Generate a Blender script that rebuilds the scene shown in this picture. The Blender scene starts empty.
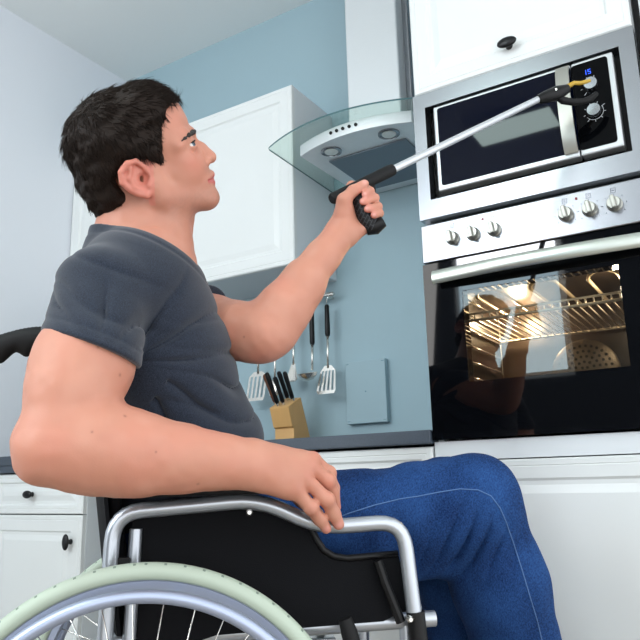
import bpy, math, random
import numpy as np
from mathutils import Vector, Matrix

random.seed(7)
RNG = np.random.default_rng(7)
SC = bpy.context.scene
COL = SC.collection
PI = math.pi

# ---------------------------------------------------------------- camera model (focal 700 on a 640 frame)
FOC = 700.0
CAM_H = 0.7175
_dx = np.array([-1160, 190, 700.0]); _dx /= np.linalg.norm(_dx)
_up = np.array([-77, -3050, 700.0]); _up -= _up.dot(_dx) * _dx; _up /= np.linalg.norm(_up)
RC = np.array([-_dx, np.cross(_dx, _up), _up])          # world = RC @ cam (x right, y down, z forward)
def q(u, v, z):                                         # a point of the place seen along a ray, z metres deep (camera axes)
    return np.array([(u - 320) / FOC * z, (v - 320) / FOC * z, z])
def to_world(c):
    return np.asarray(c) @ RC.T + np.array([0, 0, CAM_H])
def W(u, v, z):
    return to_world(q(u, v, z))
def on_y(u, v, Y):
    d = RC @ np.array([(u - 320) / FOC, (v - 320) / FOC, 1.0]); p = d * (Y / d[1]); p[2] += CAM_H
    return p
def on_z(u, v, h):
    d = RC @ np.array([(u - 320) / FOC, (v - 320) / FOC, 1.0]); p = d * ((h - CAM_H) / d[2]); p[2] += CAM_H
    return p

# ---------------------------------------------------------------- materials
def lin(r, g, b):
    f = lambda c: (c / 255 / 12.92) if c / 255 <= 0.04045 else ((c / 255 + 0.055) / 1.055) ** 2.4
    return (f(r), f(g), f(b), 1.0)
def new_mat(name):
    m = bpy.data.materials.new(name); m.use_nodes = True
    nt = m.node_tree; b = nt.nodes['Principled BSDF']
    return m, nt, b
def mat(name, rgb, rough=0.5, metal=0.0, noise=0.0, nscale=40.0, bump=0.0, bscale=60.0, coat=0.0, stretch=None, spec=0.5, aniso=0.0, detail=3.0):
    m, nt, b = new_mat(name)
    c = lin(*rgb)
    b.inputs['Base Color'].default_value = c
    b.inputs['Roughness'].default_value = rough
    b.inputs['Metallic'].default_value = metal
    b.inputs['Specular IOR Level'].default_value = spec
    b.inputs['Coat Weight'].default_value = coat
    b.inputs['Anisotropic'].default_value = aniso
    if noise or bump:
        tc = nt.nodes.new('ShaderNodeTexCoord'); mp = nt.nodes.new('ShaderNodeMapping')
        nt.links.new(tc.outputs['Object'], mp.inputs['Vector'])
        if stretch: mp.inputs['Scale'].default_value = stretch
    if noise:
        n = nt.nodes.new('ShaderNodeTexNoise'); n.inputs['Scale'].default_value = nscale; n.inputs['Detail'].default_value = detail
        nt.links.new(mp.outputs[0], n.inputs['Vector'])
        mx = nt.nodes.new('ShaderNodeMix'); mx.data_type = 'RGBA'
        mx.inputs['A'].default_value = tuple(x * (1 - noise) for x in c[:3]) + (1,)
        mx.inputs['B'].default_value = tuple(min(1, x * (1 + noise)) for x in c[:3]) + (1,)
        nt.links.new(n.outputs['Fac'], mx.inputs['Factor']); nt.links.new(mx.outputs['Result'], b.inputs['Base Color'])
    if bump:
        n2 = nt.nodes.new('ShaderNodeTexNoise'); n2.inputs['Scale'].default_value = bscale; n2.inputs['Detail'].default_value = 4
        nt.links.new(mp.outputs[0], n2.inputs['Vector'])
        bp = nt.nodes.new('ShaderNodeBump'); bp.inputs['Strength'].default_value = bump; bp.inputs['Distance'].default_value = 0.002
        nt.links.new(n2.outputs['Fac'], bp.inputs['Height']); nt.links.new(bp.outputs[0], b.inputs['Normal'])
    return m
def emit(name, rgb, s):
    m, nt, b = new_mat(name)
    b.inputs['Base Color'].default_value = (0, 0, 0, 1)
    b.inputs['Emission Color'].default_value = lin(*rgb); b.inputs['Emission Strength'].default_value = s
    return m
def glass(name, tint, ior=1.5, rough=0.0):               # thin clear pane: fresnel reflection over tinted see-through
    m = bpy.data.materials.new(name); m.use_nodes = True; nt = m.node_tree; nt.nodes.clear()
    o = nt.nodes.new('ShaderNodeOutputMaterial'); mx = nt.nodes.new('ShaderNodeMixShader')
    t = nt.nodes.new('ShaderNodeBsdfTransparent'); t.inputs['Color'].default_value = lin(*tint)
    g = nt.nodes.new('ShaderNodeBsdfGlossy'); g.inputs['Roughness'].default_value = rough
    lw = nt.nodes.new('ShaderNodeLayerWeight'); lw.inputs['Blend'].default_value = .5
    pw = nt.nodes.new('ShaderNodeMath'); pw.operation = 'POWER'; pw.inputs[1].default_value = 5.0
    r0 = ((ior - 1) / (ior + 1)) ** 2
    ma = nt.nodes.new('ShaderNodeMath'); ma.operation = 'MULTIPLY_ADD'; ma.inputs[1].default_value = 1 - r0; ma.inputs[2].default_value = r0
    nt.links.new(lw.outputs['Facing'], pw.inputs[0]); nt.links.new(pw.outputs[0], ma.inputs[0]); nt.links.new(ma.outputs[0], mx.inputs[0])
    nt.links.new(t.outputs[0], mx.inputs[1]); nt.links.new(g.outputs[0], mx.inputs[2])
    nt.links.new(mx.outputs[0], o.inputs['Surface'])
    return m

M = {}
M['blue_wall'] = mat('blue wall paint', (160, 185, 194), 0.75, noise=0.03, nscale=3, bump=0.05, bscale=300)
M['white_wall'] = mat('white wall paint', (226, 230, 236), 0.85, bump=0.05, bscale=250)
M['ceiling'] = mat('ceiling paint', (236, 240, 240), 0.9)
M['floor'] = mat('floor wood', (158, 146, 132), 0.45, noise=0.15, nscale=6, stretch=(1, 12, 1))
M['white_lacquer'] = mat('white cabinet lacquer', (226, 229, 228), 0.35)
M['white_side'] = mat('white melamine', (222, 227, 230), 0.5)
M['worktop'] = mat('dark worktop', (66, 76, 88), 0.4, noise=0.25, nscale=300, detail=2)
M['rack_wire'] = mat('bright rack wire', (232, 222, 204), 0.32, 0.35)
M['brow'] = mat('dark eyebrow', (44, 36, 33), 0.7)
M['steel'] = mat('brushed steel', (152, 155, 160), 0.27, 1.0, noise=0.05, nscale=60, stretch=(1, 1, 40))
M['steel_dark'] = mat('steel shadow side', (120, 128, 134), 0.35, 1.0)
M['steel_satin'] = mat('satin steel knobs', (178, 178, 170), 0.36, 0.85)
M['chrome'] = mat('chrome wire', (228, 225, 218), 0.2, 0.85)
M['alu'] = mat('silver lacquered tube', (188, 193, 200), 0.3, 0.75)
M['alu_blue'] = mat('anodised rim', (172, 182, 205), 0.38, 0.7)
M['black_gloss'] = mat('black glass', (6, 7, 10), 0.03, spec=0.5)
M['navy_glass'] = mat('microwave door glass', (5, 9, 26), 0.03, spec=0.13)
M['black'] = mat('black plastic', (9, 9, 11), 0.4, spec=.3)
M['black_low'] = mat('microwave panel black', (5, 6, 8), 0.04, spec=0.08)
M['hood_steel'] = mat('pale brushed hood steel', (222, 226, 228), 0.42, 0.45, noise=0.04, nscale=50, stretch=(1, 1, 30))
M['black_soft'] = mat('black rubber', (11, 11, 13), 0.6, spec=.3)
M['black_knob'] = mat('black iron knob', (12, 13, 17), 0.35, spec=.35)
M['black_fabric'] = mat('black upholstery', (8, 9, 13), 0.85, spec=.2, noise=0.3, nscale=500, bump=0.15, bscale=600)
M['tyre'] = mat('grey green tyre', (180, 193, 176), 0.5)
M['tyre_notch'] = mat('tyre tread notch', (120, 134, 122), 0.7)
M['enamel'] = mat('oven enamel', (48, 40, 34), 0.3)
M['perforated'] = mat('fan cover', (92, 84, 74), 0.35, 0.6)
M['hood_glass'] = glass('hood glass', (238, 246, 243), 1.45)
M['glass_edge'] = mat('green glass edge', (70, 104, 108), 0.1)
M['oven_glass'] = glass('oven window glass', (226, 224, 218), 1.5)
M['pane'] = glass('window pane', (240, 246, 248), 1.3)
M['filter'] = mat('hood grease filter', (120, 132, 142), 0.5, 0.6, noise=0.1, nscale=400)
M['lamp_lens'] = mat('hood lamp lens', (214, 222, 220), 0.25)
M['wood'] = mat('beech knife block', (218, 170, 108), 0.45, noise=0.12, nscale=18, stretch=(1, 1, 0.12))
M['brown_wood'] = mat('brown knife handle', (104, 62, 40), 0.45, noise=0.2, nscale=40)
M['blue_box'] = mat('blue painted box', (157, 182, 191), 0.65)
M['yellow'] = mat('yellow plastic', (186, 150, 44), 0.4)
M['grey_mark'] = mat('grey print', (120, 124, 136), 0.6)
M['white_mark'] = mat('white print', (196, 200, 206), 0.6)
M['red_led'] = mat('red lamp', (130, 20, 40), 0.3)
M['blue_digit'] = emit('blue display digits', (40, 90, 255), 2.2)
M['dark_gap'] = mat('dark recess', (12, 13, 15), 0.6)
M['window_frame'] = mat('window frame white', (230, 232, 232), 0.4)
M['lamp_white'] = mat('lamp housing', (235, 236, 236), 0.5)
M['hair'] = mat('dark brown hair', (31, 22, 17), 0.6, noise=0.4, nscale=120, spec=0.16)
M['shoe'] = mat('dark shoe', (38, 40, 46), 0.6)
M['stitch'] = mat('pale jean stitch', (78, 112, 160), 0.8)

# ---------------------------------------------------------------- mesh builder
class MB:
    def __init__(s): s.v = []; s.f = []; s.mi = []
    def add(s, vs, fs, mi=0):
        o = len(s.v); s.v += [tuple(float(c) for c in p) for p in vs]
        s.f += [tuple(i + o for i in f) for f in fs]; s.mi += [mi] * len(fs)
        return s
    def box(s, x0, x1, y0, y1, z0, z1, mi=0):
        vs = [(x, y, z) for x in (x0, x1) for y in (y0, y1) for z in (z0, z1)]
        return s.add(vs, [(0, 1, 3, 2), (4, 6, 7, 5), (0, 4, 5, 1), (2, 3, 7, 6), (0, 2, 6, 4), (1, 5, 7, 3)], mi)
    def prism(s, poly, dvec, mi=0):                       # 3-D polygon swept by dvec
        n = len(poly); a = [Vector(p) for p in poly]; d = Vector(dvec)
        vs = a + [p + d for p in a]
        nrm = Vector((0, 0, 0))
        for i in range(n): nrm += a[i].cross(a[(i + 1) % n])
        fl = nrm.dot(d) > 0
        fs = [tuple(range(n)), tuple(range(2 * n - 1, n - 1, -1))] + [(i, i + n, (i + 1) % n + n, (i + 1) % n) for i in range(n)]
        if fl: fs = [tuple(reversed(f)) for f in fs]
        return s.add(vs, fs, mi)
    def tube(s, path, r, n=12, caps=True, closed=False, mi=0):
        P = [Vector(p) for p in path]; m = len(P)
        rs = r if isinstance(r, (list, tuple)) else [r] * m
        T = []
        for i in range(m):
            a = P[i - 1] if (i > 0 or closed) else P[i]; b = P[(i + 1) % m] if (i < m - 1 or closed) else P[i]
            T.append((b - a).normalized())
        u = T[0].orthogonal().normalized(); vs = []
        for i in range(m):
            if i:
                u = (u - T[i] * u.dot(T[i])).normalized()
            w = T[i].cross(u)
            for k in range(n):
                a = 2 * PI * k / n; vs.append(P[i] + (u * math.cos(a) + w * math.sin(a)) * rs[i])
        fs = []
        for i in range(m if closed else m - 1):
            j = (i + 1) % m
            for k in range(n):
                l = (k + 1) % n; fs.append((i * n + k, i * n + l, j * n + l, j * n + k))
        if caps and not closed:
            fs.append(tuple(range(n - 1, -1, -1))); fs.append(tuple((m - 1) * n + k for k in range(n)))
        return s.add(vs, fs, mi)
    def lathe(s, prof, org, axis, n=24, mi=0):            # prof: (radius, height along axis)
        ax = Vector(axis).normalized(); u = ax.orthogonal().normalized(); w = ax.cross(u); o = Vector(org); vs = []
        for (r, h) in prof:
            for k in range(n):
                a = 2 * PI * k / n; vs.append(o + ax * h + (u * math.cos(a) + w * math.sin(a)) * r)
        fs = []
        for i in range(len(prof) - 1):
            for k in range(n):
                l = (k + 1) % n; fs.append((i * n + k, i * n + l, (i + 1) * n + l, (i + 1) * n + k))
        fs.append(tuple(range(n - 1, -1, -1))); fs.append(tuple((len(prof) - 1) * n + k for k in range(n)))
        return s.add(vs, fs, mi)
    def ring(s, c, axis, prof, n=160, alt=None):          # closed profile (radius, axial) swept round; alt: (profile index, material) on every other step
        ax = Vector(axis).normalized(); u = Vector((0, 0, 1)); u = (u - ax * u.dot(ax)).normalized(); w = ax.cross(u); c = Vector(c); m = len(prof); vs = []
        for i in range(n):
            a = 2 * PI * i / n; rd = u * math.cos(a) + w * math.sin(a)
            for (r, h) in prof: vs.append(c + rd * r + ax * h)
        o = len(s.v); s.v += [tuple(p) for p in vs]
        for i in range(n):
            j = (i + 1) % n
            for k in range(m):
                l = (k + 1) % m; s.f.append((o + i * m + k, o + j * m + k, o + j * m + l, o + i * m + l))
                s.mi.append(alt[1] if alt and k in alt[0] and i % alt[2] == 0 else 0)
        return s
    def ell(s, c, r, n=20, m=12, mi=0, rot=None):
        vs = []; fs = []
        for i in range(1, m):
            t = PI * i / m
            for k in range(n):
                a = 2 * PI * k / n; vs.append((r[0] * math.sin(t) * math.cos(a), r[1] * math.sin(t) * math.sin(a), r[2] * math.cos(t)))
        vs += [(0, 0, r[2]), (0, 0, -r[2])]; top = len(vs) - 2
        for i in range(m - 2):
            for k in range(n):
                l = (k + 1) % n; fs.append((i * n + k, (i + 1) * n + k, (i + 1) * n + l, i * n + l))
        for k in range(n):
            l = (k + 1) % n; fs.append((top, k, l)); fs.append((top + 1, (m - 2) * n + l, (m - 2) * n + k))
        R_ = rot or Matrix.Identity(3); c = Vector(c)
        return s.add([R_ @ Vector(p) + c for p in vs], fs, mi)

WM = {}
def obj(name, mb, m, parent=None, smooth=False, bevel=0.0, seg=2, angle=35):
    me = bpy.data.meshes.new(name)
    me.from_pydata(mb.v, [], mb.f)
    ms = m if isinstance(m, (list, tuple)) else [m]
    for x in ms: me.materials.append(x)
    if len(ms) > 1: me.polygons.foreach_set('material_index', mb.mi)
    if smooth: me.polygons.foreach_set('use_smooth', [True] * len(mb.f))
    me.update()
    o = bpy.data.objects.new(name, me); COL.objects.link(o)
    if smooth == 'auto':
        me.set_sharp_from_angle(angle=math.radians(angle))
    if bevel:
        b = o.modifiers.new('bevel', 'BEVEL'); b.width = bevel; b.segments = seg; b.limit_method = 'ANGLE'; b.angle_limit = math.radians(30)
    if parent is not None:
        o.parent = parent
        o.matrix_parent_inverse = WM.get(parent.name, Matrix.Identity(4)).inverted()
    return o
def thing(name, loc, label, cat, group=None, rz=0.0):
    o = bpy.data.objects.new(name, None); o.empty_display_size = 0.05; COL.objects.link(o)
    o.location = loc; o.rotation_euler = (0, 0, rz)
    WM[o.name] = Matrix.Translation(Vector(loc)) @ Matrix.Rotation(rz, 4, 'Z')
    return tag(o, label, cat, group)
def tag(o, label=None, cat=None, group=None, kind=None):
    if label: o['label'] = label
    if cat: o['category'] = cat
    if group: o['group'] = group
    if kind: o['kind'] = kind
    return o
def struct(name, mb, m, **k):
    o = obj(name, mb, m, **k); o['kind'] = 'structure'; return o
# ================================================================= the room
YW, XL, HC = 2.325, -2.60, 2.81          # back wall, left wall, ceiling height
YF, XR = -2.40, 1.60                     # wall behind the viewer, open right end of the modelled room
struct('floor', MB().box(XL - .1, XR, YF - .1, YW + .1, -.06, 0), M['floor'])
struct('ceiling', MB().box(XL - .1, XR, YF - .1, YW + .1, HC, HC + .08), M['ceiling'])
struct('wall_back', MB().box(XL - .1, XR, YW, YW + .1, 0, HC), M['blue_wall'])
struct('wall_left', MB().box(XL - .1, XL, YF, YW, 0, HC), M['white_wall'])
# wall behind the viewer with one large window (seen mirrored in the oven and microwave glass)
wx0, wx1, wz0, wz1 = -2.17, -1.20, 1.50, 2.70
w = MB(); w.box(XL, wx0, YF - .1, YF, 0, HC); w.box(wx1, -.30, YF - .1, YF, 0, HC)
w.box(wx0, wx1, YF - .1, YF, 0, wz0); w.box(wx0, wx1, YF - .1, YF, wz1, HC)
struct('wall_front', w, mat('dark grey blue wall', (52, 56, 64), 0.85))
w = MB(); fw_ = .05
w.box(wx0, wx1, YF - .07, YF - .01, wz0, wz0 + fw_); w.box(wx0, wx1, YF - .07, YF - .01, wz1 - fw_, wz1)
w.box(wx0, wx0 + fw_, YF - .07, YF - .01, wz0 + fw_, wz1 - fw_); w.box(wx1 - fw_, wx1, YF - .07, YF - .01, wz0 + fw_, wz1 - fw_)
w.box(wx0 + fw_, wx1 - fw_, YF - .07, YF - .01, 2.455, 2.49)
win = struct('window_1', w, M['window_frame'])
obj('window_pane', MB().box(wx0 + fw_, wx1 - fw_, YF - .042, YF - .038, wz0 + fw_, wz1 - fw_), M['pane'], win)

# ================================================================= cabinet parts
def door_mb(x0, x1, z0, z1, yf, th=.02, rail=.055):      # framed door front facing -y with a routed groove and raised field
    mb = MB(); rings = [(0, th), (0, .004), (.004, 0), (.015, 0), (.017, .0014), (.019, 0), (rail, 0), (rail + .006, .006), (rail + .016, .006), (rail + .036, .001)]
    vs = []
    for ins, dy in rings:
        vs += [(x0 + ins, yf + dy, z0 + ins), (x1 - ins, yf + dy, z0 + ins), (x1 - ins, yf + dy, z1 - ins), (x0 + ins, yf + dy, z1 - ins)]
    fs = [(3, 2, 1, 0)]
    for i in range(len(rings) - 1):
        for k in range(4):
            l = (k + 1) % 4; fs.append((i * 4 + k, i * 4 + l, i * 4 + 4 + l, i * 4 + 4 + k))
    b = (len(rings) - 1) * 4; fs.append((b, b + 1, b + 2, b + 3))
    return mb.add(vs, fs)
def knob_mb(x, z, yf, wide=True, k=1.0):                  # oval black knob on a short neck, facing -y
    mb = MB()
    mb.lathe([(.008 * k, 0), (.0065 * k, .006), (.006 * k, .016), (.010 * k, .02)], (x, yf, z), (0, -1, 0), 16)
    rx, rz_ = (.022 * k, .0125 * k) if wide else (.0125 * k, .022 * k)
    mb.ell((x, yf - .0235, z), (rx, .0085, rz_), 24, 14)
    return mb

# ---- wall cabinet on the blue wall
cx1, cz0, cz1, cyf = -1.348, 1.488, 2.209, 2.018
t = thing('wall_cabinet', ((XL + cx1) / 2, YW, cz0), 'white double wall cabinet hung on the blue wall behind the man', 'cabinet')
obj('carcass', MB().box(XL + .002, cx1 - .001, cyf + .021, YW - .002, cz0 + .002, cz1), M['white_side'], t, bevel=.0015)
xm = (XL + cx1) / 2
for a, b in ((XL + .004, xm - .0015), (xm + .0015, cx1)):
    obj('door', door_mb(a, b, cz0, cz1, cyf), M['white_lacquer'], t)

# ---- tall oven housing
ox0, ox1, oyf = -.727, -.130, 1.742
t = thing('tall_oven_cabinet', ((ox0 + ox1) / 2, oyf, 0), 'tall white cabinet housing the oven and microwave', 'cabinet')
w = MB()
w.box(ox0, ox0 + .016, oyf + .022, YW - .002, .1, 2.55); w.box(ox1 - .016, ox1, oyf + .022, YW - .002, .1, 2.55)
w.box(ox0 + .016, ox1 - .016, YW - .012, YW - .002, .1, 2.55)
for z in (.1, .762, 1.392, 1.795, 2.53): w.box(ox0 + .016, ox1 - .016, oyf + .022, YW - .012, z, z + .016)
w.box(ox0, ox1, oyf - .008, oyf + .022, .760, .808)
obj('carcass', w, M['white_side'], t)
obj('plinth', MB().box(ox0, ox1, oyf + .06, oyf + .08, 0, .1), M['white_side'], t)
d = obj('door', door_mb(ox0 + .003, ox1 - .002, 1.806, 2.50, oyf - .012, .02, .052), M['white_lacquer'], t)
obj('knob', knob_mb(-.437, 1.862, oyf - .012, True, 1.22), M['black_knob'], d, smooth='auto')
d = obj('drawer', door_mb(ox0 + .003, ox1 - .002, .11, .757, oyf - .012, .02, .046), M['white_lacquer'], t)

# ---- neighbouring tall unit at the right edge
t = thing('tall_cabinet', (.19, 1.73, 0), 'plain white tall unit at the right edge beside the oven column', 'cabinet')
obj('carcass', MB().box(-.112, .49, 1.752, YW - .002, .0, 2.55), M['white_side'], t)
obj('door', door_mb(-.110, .488, .11, 2.50, 1.73, .02, .06), M['white_lacquer'], t)
obj('gap_shade', MB().box(-.1285, -.1125, 1.775, 1.79, .1, 2.55), M['dark_gap'], t)  # near-black strip standing in for the shade in the gap between units

# ---- base cabinets and worktop
HT = .84
def base_unit(x0, x1, label, knobs):
    oyf = 1.725; zt, zs = (.772, .621) if knobs else (.798, .654)
    t = thing('base_cabinet', ((x0 + x1) / 2, oyf, 0), label, 'cabinet', 'base cabinets under the dark worktop')
    w = MB(); w.box(x0, x0 + .018, oyf + .021, YW - .004, .1, zt); w.box(x1 - .018, x1, oyf + .021, YW - .004, .1, zt)
    w.box(x0 + .018, x1 - .018, oyf + .021, YW - .004, .1, .118); w.box(x0 + .018, x1 - .018, YW - .02, YW - .004, .118, zt)
    w.box(x0 + .018, x1 - .018, oyf + .021, oyf + .1, zt - .018, zt)
    obj('carcass', w, M['white_side'], t)
    obj('plinth', MB().box(x0, x1, oyf + .06, oyf + .078, 0, .1), M['white_side'], t)
    dr = obj('drawer', door_mb(x0 + .002, x1 - .002, zs + .002, zt - .002, oyf, .02, .03), M['white_lacquer'], t)
    dd = obj('door', door_mb(x0 + .002, x1 - .002, .11, zs - .002, oyf, .02, .055), M['white_lacquer'], t)
    if knobs:
        obj('knob', knob_mb(-2.352, .694, oyf, True, 1.15), M['black_knob'], dr, smooth='auto')
        obj('knob', knob_mb(-2.122, .529, oyf, False, 1.25), M['black_knob'], dd, smooth='auto')
    return t
t = base_unit(XL + .004, -2.068, 'white base cabinet with two black knobs behind the wheelchair wheel', True)
w = MB()                                                   # shelf-pin holes drilled in its side
for z in (.60, .58): w.lathe([(.0025, 0), (.0025, .0012)], (-2.0685, 1.83, z), (1, 0, 0), 10)
obj('pin_hole', w, M['dark_gap'], t)
base_unit(-1.33, -.730, 'white base cabinet under the knife block beside the oven column', False)
o = obj('worktop', MB().box(XL + .003, ox0 - .002, 1.712, YW - .002, HT - .036, HT).box(XL + .003, -2.05, 1.716, YW - .002, .776, HT - .036), M['worktop'], bevel=.003)
tag(o, 'long dark grey worktop running along the blue wall under the knife block', 'worktop')

# ================================================================= built-in oven
oz0, oz1, ozp = .810, 1.405, 1.292                         # bottom, top, lower edge of control panel
t = thing('built_in_oven', ((ox0 + ox1) / 2, oyf, oz0), 'built-in steel oven with black glass door and lit cavity', 'oven')
pf = oyf - .018
panel = obj('control_panel', MB().box(ox0 + .001, ox1, pf, oyf + .02, ozp, oz1 - .003), M['steel'], t, bevel=.003)
for i, kx in enumerate((-.634, -.576, -.519, -.336, -.279, -.222)):
    kb = MB(); kb.lathe([(.0185, 0), (.0185, .004), (.0165, .006), (.0160, .018), (.0145, .021)], (kx, pf, 1.3475), (0, -1, 0), 28)
    kn = obj('knob', kb, M['steel_satin'], panel, smooth='auto')
    g = MB(); an = math.radians(8)
    g.box(-.0055, .0055, -.031, -.018, -.0165, .0165)
    g.v = [(kx + x * math.cos(an) - z * math.sin(an), pf + y, 1.3475 + x * math.sin(an) + z * math.cos(an)) for x, y, z in g.v]
    obj('knob_grip', g, M['steel_satin'], kn, bevel=.003)
    mk = MB(); zz = 1.384                                  # little printed symbol: an outlined square
    for a, b, c, d_ in ((-.006, .006, -.006, -.005), (-.006, .006, .005, .006), (-.006, -.005, -.005, .005), (.005, .006, -.005, .005), (-.003, .003, -.0008, .0008)):
        mk.box(kx + a, kx + b, pf - .0006, pf + .001, zz + c, zz + d_)
    for k in range(7):                                     # printed scale ticks round the knob
        a_ = math.radians(-130 + 260 * k / 6); px, pz = kx + .027 * math.sin(a_), 1.3475 + .027 * math.cos(a_)
        mk.box(px - .0011, px + .0011, pf - .0006, pf + .001, pz - .0011, pz + .0011)
    obj('printed_mark', mk, M['grey_mark'], panel)
for lx in (-.548, -.308):
    obj('indicator_light', MB().lathe([(.0035, 0), (.003, .002)], (lx, pf, 1.3835), (0, -1, 0), 14), M['red_led'], panel)
# cavity
qx0, qx1, qz0, qz1, qy1 = -.665, -.190, .935, 1.235, oyf + .43
w = MB(); e = .012; yb = oyf + .024
w.box(qx0 - e, qx0, yb, qy1, qz0 - e, qz1 + e); w.box(qx1, qx1 + e, yb, qy1, qz0 - e, qz1 + e)
w.box(qx0, qx1, yb, qy1, qz0 - e, qz0); w.box(qx0, qx1, yb, qy1, qz1, qz1 + e); w.box(qx0 - e, qx1 + e, qy1, qy1 + e, qz0 - e, qz1 + e)
cav = obj('cavity', w, M['enamel'], t)
w = MB()
for sx, sg in ((qx0, 1), (qx1, -1)):                       # ladder rails on both side walls
    w = MB()
    for z in (.985, 1.03, 1.075, 1.12, 1.165, 1.21): w.tube([(sx + sg * .008, yb + .03, z), (sx + sg * .008, qy1 - .03, z)], .003, 8)
    for y in (yb + .03, qy1 - .03): w.tube([(sx + sg * .008, y, .955), (sx + sg * .008, y, 1.222)], .003, 8)
    obj('side_rail', w, M['chrome'], cav, smooth=True)
cxm = -.415
obj('fan_cover', MB().lathe([(.098, 0), (.098, .006), (.088, .010), (.0, .011)], (cxm, qy1, 1.012), (0, -1, 0), 40), M['perforated'], cav, smooth='auto')
w = MB()
for k in range(5):
    for j in range(6 + 6 * k):
        a_ = 2 * PI * j / (6 + 6 * k); rr = .014 + .016 * k
        w.lathe([(.0045, 0), (.0045, .001)], (cxm + rr * math.cos(a_), qy1 - .0105, 1.012 + rr * math.sin(a_)), (0, -1, 0), 8)
obj('fan_holes', w, M['dark_gap'], cav)
el = MB(); pth = []
for k in range(6):                                         # looped grill element below the cavity roof, bars running front to back
    x = qx0 + .055 + k * .073; ya, y_b = (qy1 - .06, yb + .05) if k % 2 == 0 else (yb + .05, qy1 - .06); zz_ = 1.198
    for j in range(6): pth.append((x, ya + (y_b - ya) * j / 5, zz_))
    sg = -1 if k % 2 == 0 else 1
    if k < 5:
        for j in range(1, 6):
            a_ = PI * j / 6; pth.append((x + .0365 * (1 - math.cos(a_)), y_b + sg * .030 * math.sin(a_), zz_ + .012 * math.sin(a_)))
el.tube(pth, .0046, 8)
obj('grill_element', el, mat('grill element', (222, 204, 172), .35, .25), cav, smooth=True)
ld = bpy.data.lights.new('oven_lamp_and_fill', 'POINT'); ld.energy = 5.0; ld.color = (1, .78, .52); ld.shadow_soft_size = .02
fill_l = bpy.data.lights.new('oven_lamp_and_fill', 'POINT'); fill_l.energy = 2.2; fill_l.color = (1, .84, .62); fill_l.shadow_soft_size = .015  # extra fill added to brighten the right side of the cavity
fill_lo = bpy.data.objects.new('oven_lamp_and_fill', fill_l); COL.objects.link(fill_lo); fill_lo.location = (qx1 - .06, yb + .10, 1.165)
lo = bpy.data.objects.new('oven_lamp_and_fill', ld); COL.objects.link(lo); lo.location = (qx0 + .09, oyf + .36, 1.185)
# door
dz1 = 1.287; dyf = oyf - .022
w = MB(); gx0, gx1, gz0, gz1 = -.617, -.231, .955, 1.197
dX0, dX1 = ox0 + .002, ox1 - .001
w.box(dX0, gx0, dyf, oyf + .018, oz0 + .003, dz1); w.box(gx1, dX1, dyf, oyf + .018, oz0 + .003, dz1)
w.box(gx0, gx1, dyf, oyf + .018, oz0 + .003, gz0); w.box(gx0, gx1, dyf, oyf + .018, gz1, dz1)
door = obj('door', w, M['black_gloss'], t)
obj('window_glass', MB().box(gx0 + .0005, gx1 - .0005, dyf + .0005, dyf + .0045, gz0 + .0005, gz1 - .0005), M['oven_glass'], door)
hb = MB(); hz = 1.238; n = 16
for k in range(n + 1):
    pass
hx0, hx1 = -.686, -.160
prof = []
for k in range(n + 1):
    s_ = k / n; x = hx0 + (hx1 - hx0) * s_
    prof.append((x, dyf - .030 - .016 * math.sin(PI * s_), hz))
vs = []; fs = []
for (x, y, z) in prof:
    for k in range(14):
        a_ = 2 * PI * k / 14; vs.append((x, y + .0075 * math.cos(a_), z + .0185 * math.sin(a_)))
for i in range(n):
    for k in range(14):
        l = (k + 1) % 14; fs.append((i * 14 + k, (i + 1) * 14 + k, (i + 1) * 14 + l, i * 14 + l))
fs.append(tuple(range(14))); fs.append(tuple(n * 14 + k for k in reversed(range(14))))
hb.add(vs, fs)
hd = obj('handle', hb, mat('satin handle steel', (196, 202, 194), .32, .9), door, smooth='auto')
for x in (hx0 + .02, hx1 - .02): obj('handle_post', MB().tube([(x, dyf - .030, hz), (x, dyf + .002, hz)], .008, 12), M['steel_satin'], hd, smooth='auto')
# oven racks inside
def rack(z, label, n=21):
    t = thing('oven_rack', ((qx0 + qx1) / 2, oyf + .2, z), label, 'oven rack')
    x0, x1, y0, y1 = qx0 + .013, qx1 - .013, yb + .02, qy1 - .03
    obj('rim', MB().tube([(x0, y0, z), (x1, y0, z), (x1, y1, z), (x0, y1, z)], .004, 8, closed=True).tube([(x0, y0, z + .018), (x1, y0, z + .018)], .003, 8), M['rack_wire'], t, smooth=True)
    for k in range(n):
        x = x0 + (x1 - x0) * (k + 1) / (n + 1)
        obj('rod', MB().tube([(x, y0, z + .018), (x, y0 + .004, z + .003), (x, y1, z + .003)], .0021, 6), M['rack_wire'], t, smooth=True)
rack(1.128, 'chrome wire rack inside the lit oven')

# ================================================================= microwave
mz0, mz1 = 1.418, 1.800
nx0, nx1, nz0, nz1 = -.690, -.1675, 1.472, 1.755
t = thing('microwave_oven', ((ox0 + ox1) / 2, oyf, mz0), 'built-in microwave in a wide brushed steel frame above the oven', 'microwave')
ff = oyf - .020
w = MB()
w.box(ox0 + .001, nx0, ff, oyf + .02, mz0, mz1); w.box(nx1, ox1, ff, oyf + .02, mz0, mz1)
w.box(nx0, nx1, ff, oyf + .02, mz0, nz0); w.box(nx0, nx1, ff, oyf + .02, nz1, mz1)
obj('steel_frame', w, M['steel'], t)
bx0, bx1, bz0, bz1 = -.664, -.183, 1.489, 1.745
bf = oyf - .024
obj('body', MB().box(nx0 + .004, nx1 - .004, oyf + .024, oyf + .36, mz0 + .01, nz1 + .01), M['dark_gap'], t)
sx = -.2845
w = MB().box(bx0, sx - .001, bf, oyf + .012, bz0, bz1)
door = obj('door', w, mat('silver bezel', (202, 206, 208), .3, .6), t, bevel=.004)
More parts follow.
